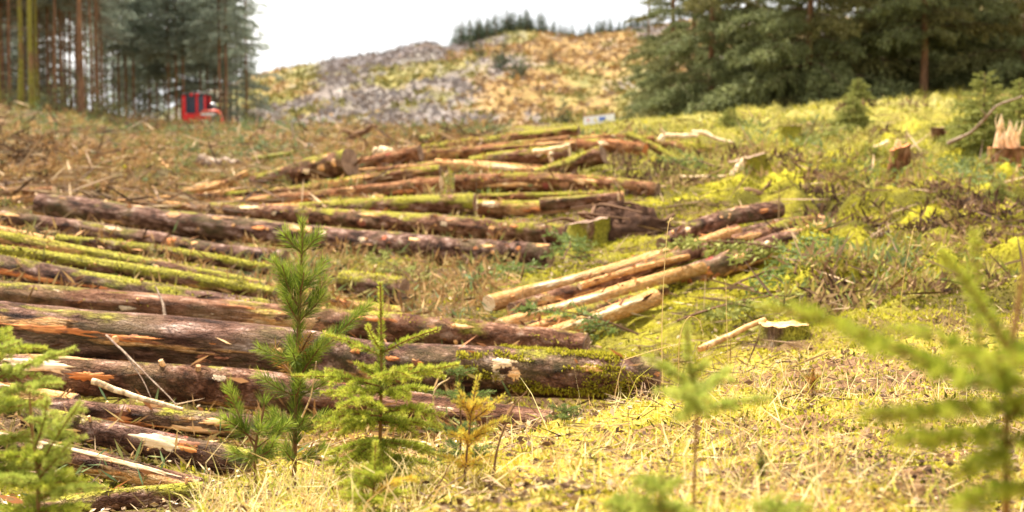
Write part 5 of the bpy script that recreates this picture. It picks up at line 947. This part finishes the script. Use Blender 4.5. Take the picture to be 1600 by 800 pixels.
# tall dry grass stalks
def stalk(label, path, r=.0022):
    P = curve([at(*p) for p in path], 14); b = P[0].copy(); mb = MB(); v, q = tube(P, np.linspace(r, r * .5, 14), 4); mb.add(v, q, rng.uniform(.2, .5)); n = 14; u = P[-4:][rng.integers(0, 4, n)]; v, q = kites(u, rng.normal(0, .4, (n, 3)) + (P[-1] - P[-5]) / max(1e-6, np.linalg.norm(P[-1] - P[-5])), .018, .0022); mb.add(v, q, .4)
    o = link('grass_stalk', mb.mesh('grass_stalk', M['straw'], False, b)); o.location = b; tag(o, label, 'grass stalk', 'tall dry grass stalks')
for lab, pth in [('tallest dry grass stalk, rising before the right hand heap', [(1036, 612, 6.4), (1034, 520, 6.4), (1038, 420, 6.4), (1044, 352, 6.4), (1049, 344, 6.4)]), ('thin dry stalk in front of the crooked mossy branch', [(1410, 545, 8.0), (1408, 470, 8.0), (1418, 400, 8.0), (1428, 355, 8.0)]), ('dry stalk standing left of the straight brown pole', [(1140, 600, 7.2), (1136, 520, 7.2), (1134, 440, 7.2)]),
                 ('bent grass stalk arching over the blurred small fir', [(1060, 600, 6.8), (1062, 530, 6.8), (1075, 496, 6.8), (1092, 500, 6.8), (1098, 520, 6.8)]), ('slanting dry stalk leaning right over the thick log end', [(960, 622, 6.6), (968, 585, 6.6), (978, 555, 6.6)]), ('nearly level dry stalk beside the end of the thick foreground log', [(975, 562, 6.8), (1020, 548, 6.8), (1065, 536, 6.8)]),
                 ('folded dry stalk standing before the flat sawn stump', [(1255, 600, 7.2), (1238, 566, 7.2), (1222, 560, 7.2), (1190, 600, 7.1)]), ('dry stalk pair foot right of the flat sawn stump', [(1330, 560, 7.6), (1350, 520, 7.6), (1358, 495, 7.6)]), ('stiff pale stalk near the far end of the bank at the right', [(1480, 530, 8.2), (1483, 500, 8.2), (1486, 470, 8.2)]), ('short stiff stalk next to the pale one near the far end of the bank', [(1500, 535, 8.2), (1508, 505, 8.2), (1510, 478, 8.2)])]: stalk(lab, pth)

# ------------------------------------------------------------------ stumps
def stump(label, px, Y, r, h, cutk='cut', moss=.6, lean=(0, 0), spikes=0, spike_h=.3, slope=0.0, hue=.2, name='stump'):
    x = (px - 800) * Y / F; z = gz(x, Y) - .05; o = np.array([x, Y, z]); root = thing(name, label, 'stump', o, 'stumps of felled trees'); seed = int(px); ns = 26; nz_ = 9; th = np.arange(ns) * 2 * PI / ns
    V = []; lc = []
    for k in range(nz_):
        f = k / (nz_ - 1); fl = 1 + .55 * (1 - f) ** 3 * (1 + .6 * np.cos(th * 5 + seed)) * .8; rr_ = r * fl * (1 + .10 * (fbm(np.cos(th) * 2 + seed, f * 4 + np.sin(th) * 2, seed, 3) - .5) * 2)
        hz_ = f * (h + .05) + slope * r * np.cos(th) * f + (.02 * vnoise(th * 4, th * 0, seed) * (k == nz_ - 1)); V.append(np.stack([rr_ * np.cos(th) + lean[0] * f * h, rr_ * np.sin(th) + lean[1] * f * h, hz_], -1)); lc.append(np.stack([rr_ * np.cos(th) + seed, rr_ * np.sin(th), np.full(ns, f * h)], -1))
    Q_ = [[k * ns + q, k * ns + (q + 1) % ns, (k + 1) * ns + (q + 1) % ns, (k + 1) * ns + q] for k in range(nz_ - 1) for q in range(ns)]; mb = MB(); mb.add(np.concatenate(V), Q_, lc=np.concatenate(lc)); link('bark', mb.mesh('stump_bark', M['bark'], True, None, dict(moss_amt=moss, bare_amt=.2, hue=hue)), root)
    top = V[-1]; c_ = top.mean(0); VV = [c_[None] + [0, 0, .004]]; LL = [np.zeros((1, 3))]
    for kq in (.4, .8, .99): d = (top - c_) * kq; VV.append(c_ + d + [0, 0, .004] + rng.normal(0, .003, (ns, 3)) * [0, 0, 1]); LL.append(d * [1, 1, 0])
    f3 = [[0, 1 + q, 1 + (q + 1) % ns] for q in range(ns)]; f4 = [[1 + k * ns + q, 1 + (k + 1) * ns + q, 1 + (k + 1) * ns + (q + 1) % ns, 1 + k * ns + (q + 1) % ns] for k in range(2) for q in range(ns)]
    mb = MB(); mb.add(np.concatenate(VV), f3, lc=np.concatenate(LL)); mb.f.append(np.array(f4)); mb.t.append(np.full(len(f4), .5)); mb.m.append(np.zeros(len(f4), np.int32)); link('cut_face', mb.mesh('cut_face', M[cutk], False), root)
    for k in range(spikes):
        a = rng.uniform(0, 2 * PI); q = rng.uniform(.1, .65) * r; p = c_ + [q * math.cos(a), q * math.sin(a), -.02]; hh = spike_h * rng.uniform(.55, 1.05); w_ = r * rng.uniform(.08, .2); e = p + [rng.normal(0, .12) * hh, rng.normal(0, .12) * hh, hh]
        v, f = tube([p, p + (e - p) * .45 + rng.normal(0, .012, 3), p + (e - p) * .75 + rng.normal(0, .02, 3), e], [w_, w_ * rng.uniform(.6, .95), w_ * rng.uniform(.3, .8), w_ * .08], 6); mb = MB(); mb.add(v * [1, .8, 1] + np.array([0, p[1] * .2, 0]), f, lc=v); link('splinter', mb.mesh('splinter', M['pale'], False), root)
    return root
stump('stump at the right edge with a tall crown of pale torn splinters', 1570, 20.6, .26, .30, 'rust', .5, (0, 0), 11, .52, 0, .6)
stump('tall narrow mossy stump with an orange brown torn side, on the bright moss', 1402, 20.0, .15, .40, 'rust', .5, (.05, 0), 3, .14, .35, .7)
stump('small leaning stump with a round orange brown sawn top under the ridge', 1466, 24.5, .13, .28, 'oldcut', .6, (-.12, -.1), 0, 0, 0, .4)
stump('split mossy stump with a pale slanting tear, beside the pale straight stick', 1168, 21.3, .28, .34, 'oldcut', .85, (0, 0), 0, 0, .25, .2)
stump('flat sawn mossy stump with a pale disc top near the end of the bank', 1226, 8.7, .16, .13, 'bare', .80, (0, 0), 0, 0, .0, .1)
stump('low mossy stump like a round dark hump in front of the ridge', 1232, 25, .20, .22, 'oldcut', .9)
stump('mossy stump at the edge of the dark hole behind the right hand heap', 915, 15.6, .24, .36, 'oldcut', .85, (.1, 0), 0, 0, .2)
stump('stump of torn rusty wood at the right edge behind the moss', 1602, 20.2, .22, .26, 'rust', .4, (0, 0), 2, .1, 0, .7)
stick('pale slanting tear of wood on the split mossy stump', [(1150, 275, 20.9), (1156, 262, 20.9), (1163, 248, 20.9)], .10, .05, 'pale', name='wood_splinter')
stick('pale broken block of wood lying on the moss beyond the dark rotten branch', [(1228, 275, 21.5), (1243, 273, 21.5), (1258, 274, 21.5)], .06, .05, 'pale', name='wood_splinter')
# the upturned dark root mass behind the right hand heap
x, Y = (975 - 800) * 15.8 / F, 15.8; o = np.array([x, Y, gz(x, Y) - .1]); ph = np.linspace(0, PI / 2, 10)[:, None]; tq = np.linspace(0, 2 * PI, 30)[:-1][None]
rx = 1 + .5 * (fbm(np.cos(tq) * 2.2 + 3 + ph, np.sin(tq) * 2.2 + ph * 2, 77, 4) - .5) * 2
V = np.stack([.62 * np.cos(ph) * np.cos(tq) * rx, .34 * np.cos(ph) * np.sin(tq) * rx, .40 * np.sin(ph) * rx + 0 * tq], -1).reshape(-1, 3); i = np.arange(9)[:, None] * 29; j = np.arange(29)[None]; Q = np.stack([i + j, i + (j + 1) % 29, i + 29 + (j + 1) % 29, i + 29 + j], -1).reshape(-1, 4)
root = thing('root_mass', 'dark brown upturned soil and roots in the hole behind the right hand heap', 'root mass', o); mb = MB(); mb.add(V, Q, lc=V)
m, nt = newmat('dark_soil'); g = nd(nt, 'ShaderNodeTexCoord').outputs['Object']; n1 = noise(nt, g, 14, 6, .7); finish(nt, ramp(nt, n1, [(.3, (.035, .018, .012)), (.6, (.11, .055, .032)), (.75, (.20, .11, .06))]), .95, n1, 1, .06, .1); link('soil', mb.mesh('soil', m, True), root)
for k in range(7):
    a = rng.uniform(0, 6.28); p = np.array([.4 * math.cos(a), .25 * math.sin(a), rng.uniform(.1, .4)]); v, q = tube(curve([p, p + [rng.normal(0, .2), rng.normal(0, .1), .12], p + [rng.normal(0, .5), rng.normal(0, .3), .06]], 7), np.linspace(.03, .008, 7), 5); mb = MB(); mb.add(v, q, .4); link('root', mb.mesh('root', M['twig'], True), root)

# ------------------------------------------------------------------ the red forestry machine
Yh = 88.0; c0 = at(318, 203, Yh); hx0, hz0 = c0[0], gz(c0[0], Yh); u = Yh / F           # one photo pixel here
base_z = at(318, 204, Yh)[2]
red = plain('red_paint', (.78, .02, .025), .45); orange = plain('orange_red_paint', (.70, .10, .04), .45); blk = plain('black_rubber', (.02, .02, .02), .7); gl = plain('dark_glass', (.03, .035, .06), .08, 0, .8, .1); grey = plain('grey_steel', (.35, .35, .36), .4, .6); wht = plain('white_stripe', (.80, .78, .74), .5)
hv = thing('forestry_machine', 'red forestry machine with glazed cab and arched boom, parked at the wood edge', 'forestry machine', (hx0, Yh, base_z - .6))
def X(px): return (px - 318) * u
def Z(py): return (204 - py) * u + .6
def hbox(mb, x0, x1, y0, y1, z0, z1): box(mb, ((x0 + x1) / 2, (y0 + y1) / 2, (z0 + z1) / 2), (x1 - x0, y1 - y0, z1 - z0))
mb = MB(); hbox(mb, X(286), X(352), -.2, 1.5, .35, .95); bevelled('chassis', mb, blk, hv, .04)
mb = MB(); hbox(mb, X(287), X(324), -.35, 1.1, Z(196), Z(178)); bevelled('cab_base', mb, red, hv, .05)
mb = MB()
for a0, a1 in ((287, 292.5), (308, 311.5), (321, 324)): hbox(mb, X(a0), X(a1), -.33, -.22, Z(178), Z(149))
for a0, a1 in ((287, 291), (321, 324)): hbox(mb, X(a0), X(a1), .95, 1.06, Z(178), Z(149))
bevelled('cab_pillars', mb, red, hv, .015)['kind'] = 'stuff'
mb = MB(); hbox(mb, X(286), X(325), -.42, 1.14, Z(149.5), Z(146.5)); bevelled('cab_roof', mb, blk, hv, .04)
for a0, a1 in ((292.7, 307.8), (311.7, 320.8)):
    mb = MB(); hbox(mb, X(a0), X(a1), -.30, -.27, Z(177.5), Z(149.8)); w_ = link('window', mb.mesh('window', gl), hv)
mb = MB(); hbox(mb, X(291), X(323), .99, 1.02, Z(177.5), Z(149.8)); link('window', mb.mesh('window', gl), hv)
mb = MB(); hbox(mb, X(295), X(304), .15, .55, Z(178), Z(162)); bevelled('seat', mb, grey, hv, .05)
for pxl in (302.5, 311.5):
    mb = MB(); v, q = tube([[X(pxl), -.50, Z(149)], [X(pxl), -.36, Z(149)]], [2.6 * u, 2.2 * u], 12); mb.add(v, q); mb.add(v[:12], [list(range(12))[::-1]]); link('work_lamp', mb.mesh('work_lamp', red), hv)
mb = MB(); hbox(mb, X(325), X(336), .1, .9, Z(178), Z(166)); bevelled('engine_cover', mb, blk, hv, .06)
mb = MB(); v, q = tube([[X(331), .4, Z(167)], [X(331), .4, Z(162)], [X(331), .4, Z(160.5)]], [5 * u, 5 * u, 3 * u], 12); mb.add(v, q); mb.add(v[-12:], [list(range(12))]); link('air_filter', mb.mesh('air_filter', grey), hv)
mb = MB(); bp = curve([(X(312.5), -.7, Z(207)), (X(314.5), -.7, Z(190)), (X(318), -.7, Z(178)), (X(327), -.7, Z(174.5)), (X(342), -.7, Z(174.5)), (X(348), -.7, Z(180)), (X(351), -.7, Z(192)), (X(352), -.7, Z(207))], 40); v, q = tube(bp, 2.3 * u, 8); v[:, 1] = -.7 + (v[:, 1] + .7) * 1.6; mb.add(v, q); link('boom', mb.mesh('boom', orange, True), hv)
mb = MB(); hbox(mb, X(319), X(341), -.86, -.82, Z(181.5), Z(177.5)); bevelled('stripe', mb, wht, hv, .01)
mb = MB(); hbox(mb, X(314), X(351), -.80, -.66, Z(207.5), Z(203.5)); bevelled('bumper', mb, orange, hv, .03)
mb = MB(); v, q = tube([[X(303), .2, Z(146.5)], [X(303), .2, Z(141)]], [.05, .02], 6); mb.add(v, q); link('aerial', mb.mesh('aerial', blk), hv)
for wx in (295, 343):
    for wy in (-.45, 1.35):
        mb = MB(); v, q = tube([[X(wx), wy, .42], [X(wx), wy + .04, .42], [X(wx), wy + .36, .42], [X(wx), wy + .40, .42]], [.34, .46, .46, .34], 20); mb.add(v, q); mb.add(v[:20], [list(range(20))[::-1]]); mb.add(v[-20:], [list(range(20))]); wl = link('wheel', mb.mesh('tyre', blk), hv)
        mb = MB(); v, q = tube([[X(wx), wy - .02, .42], [X(wx), wy + .01, .42]], [.20, .22], 14); mb.add(v, q); mb.add(v[:14], [list(range(14))[::-1]]); link('rim', mb.mesh('rim', red), wl)

# ------------------------------------------------------------------ the white sign on the ridge
Ys = 37.0; p = at(936, 185.5, Ys); us = Ys / F; sg = thing('site_sign', 'long white sign board with blue, yellow and red marks on the grassy crest', 'sign', (p[0], Ys, gz(p[0], Ys)), None, -.08)
b0 = p[2] - gz(p[0], Ys); board = plain('white_board', (.80, .80, .82), .5, 0, .3, .06); fr = plain('weathered_timber', (.42, .26, .15), .8)
def SX(px): return (px - 936) * us
def slant(mb, x0, x1, z0, z1, y0, y1):
    k = .115; V = np.array([[x, y, b0 + z + k * x] for x in (x0, x1) for y in (y0, y1) for z in (z0, z1)]); mb.add(V, [[0, 1, 3, 2], [4, 6, 7, 5], [0, 4, 5, 1], [2, 3, 7, 6], [0, 2, 6, 4], [1, 5, 7, 3]])
mb = MB(); slant(mb, SX(912), SX(960), -7.5 * us, 5.5 * us, -.02, .02); link('board', mb.mesh('board', board), sg)
mb = MB(); slant(mb, SX(910.5), SX(961), 5.6 * us, 7.2 * us, -.03, .03); link('top_rail', mb.mesh('top_rail', fr), sg)
blue = plain('blue_print', (.03, .14, .60), .5); yel = plain('yellow_print', (.80, .66, .08), .5); rdp = plain('red_print', (.70, .28, .26), .5)
mb = MB(); slant(mb, SX(936.5), SX(940.8), -3.2 * us, 2 * us, -.032, -.024); link('blue_panel', mb.mesh('blue_panel', blue), sg)
mb = MB(); slant(mb, SX(941.3), SX(945.8), -3.2 * us, 2 * us, -.032, -.024); link('blue_panel', mb.mesh('blue_panel', blue), sg)
mb = MB()
for a0, s_ in ((930, 2.6),): V = np.array([[SX(a0 - s_), -.028, b0 + (-2.5) * us + .115 * SX(a0)], [SX(a0 + s_), -.028, b0 - 2.5 * us + .115 * SX(a0)], [SX(a0), -.028, b0 + 2 * us + .115 * SX(a0)]]); V = np.concatenate([V, V + [0, .006, 0]]); mb.add(V, [[0, 1, 2], [3, 5, 4]]); mb.add(V, [[0, 3, 4, 1], [1, 4, 5, 2], [2, 5, 3, 0]])
link('yellow_triangle', mb.mesh('yellow_triangle', yel), sg)
mb = MB(); v, q = tube([[SX(919), -.030, b0 - .4 * us + .115 * SX(919)], [SX(919), -.021, b0 - .4 * us + .115 * SX(919)]], [2 * us, 2 * us], 16); mb.add(v, q); mb.add(v[:16], [list(range(16))[::-1]]); link('red_disc', mb.mesh('red_disc', rdp), sg)
for pxp in (913.5, 958):
    mb = MB(); box(mb, (SX(pxp), .05, b0 / 2 - .05), (.05, .05, b0 + .45)); link('post', mb.mesh('post', fr), sg)
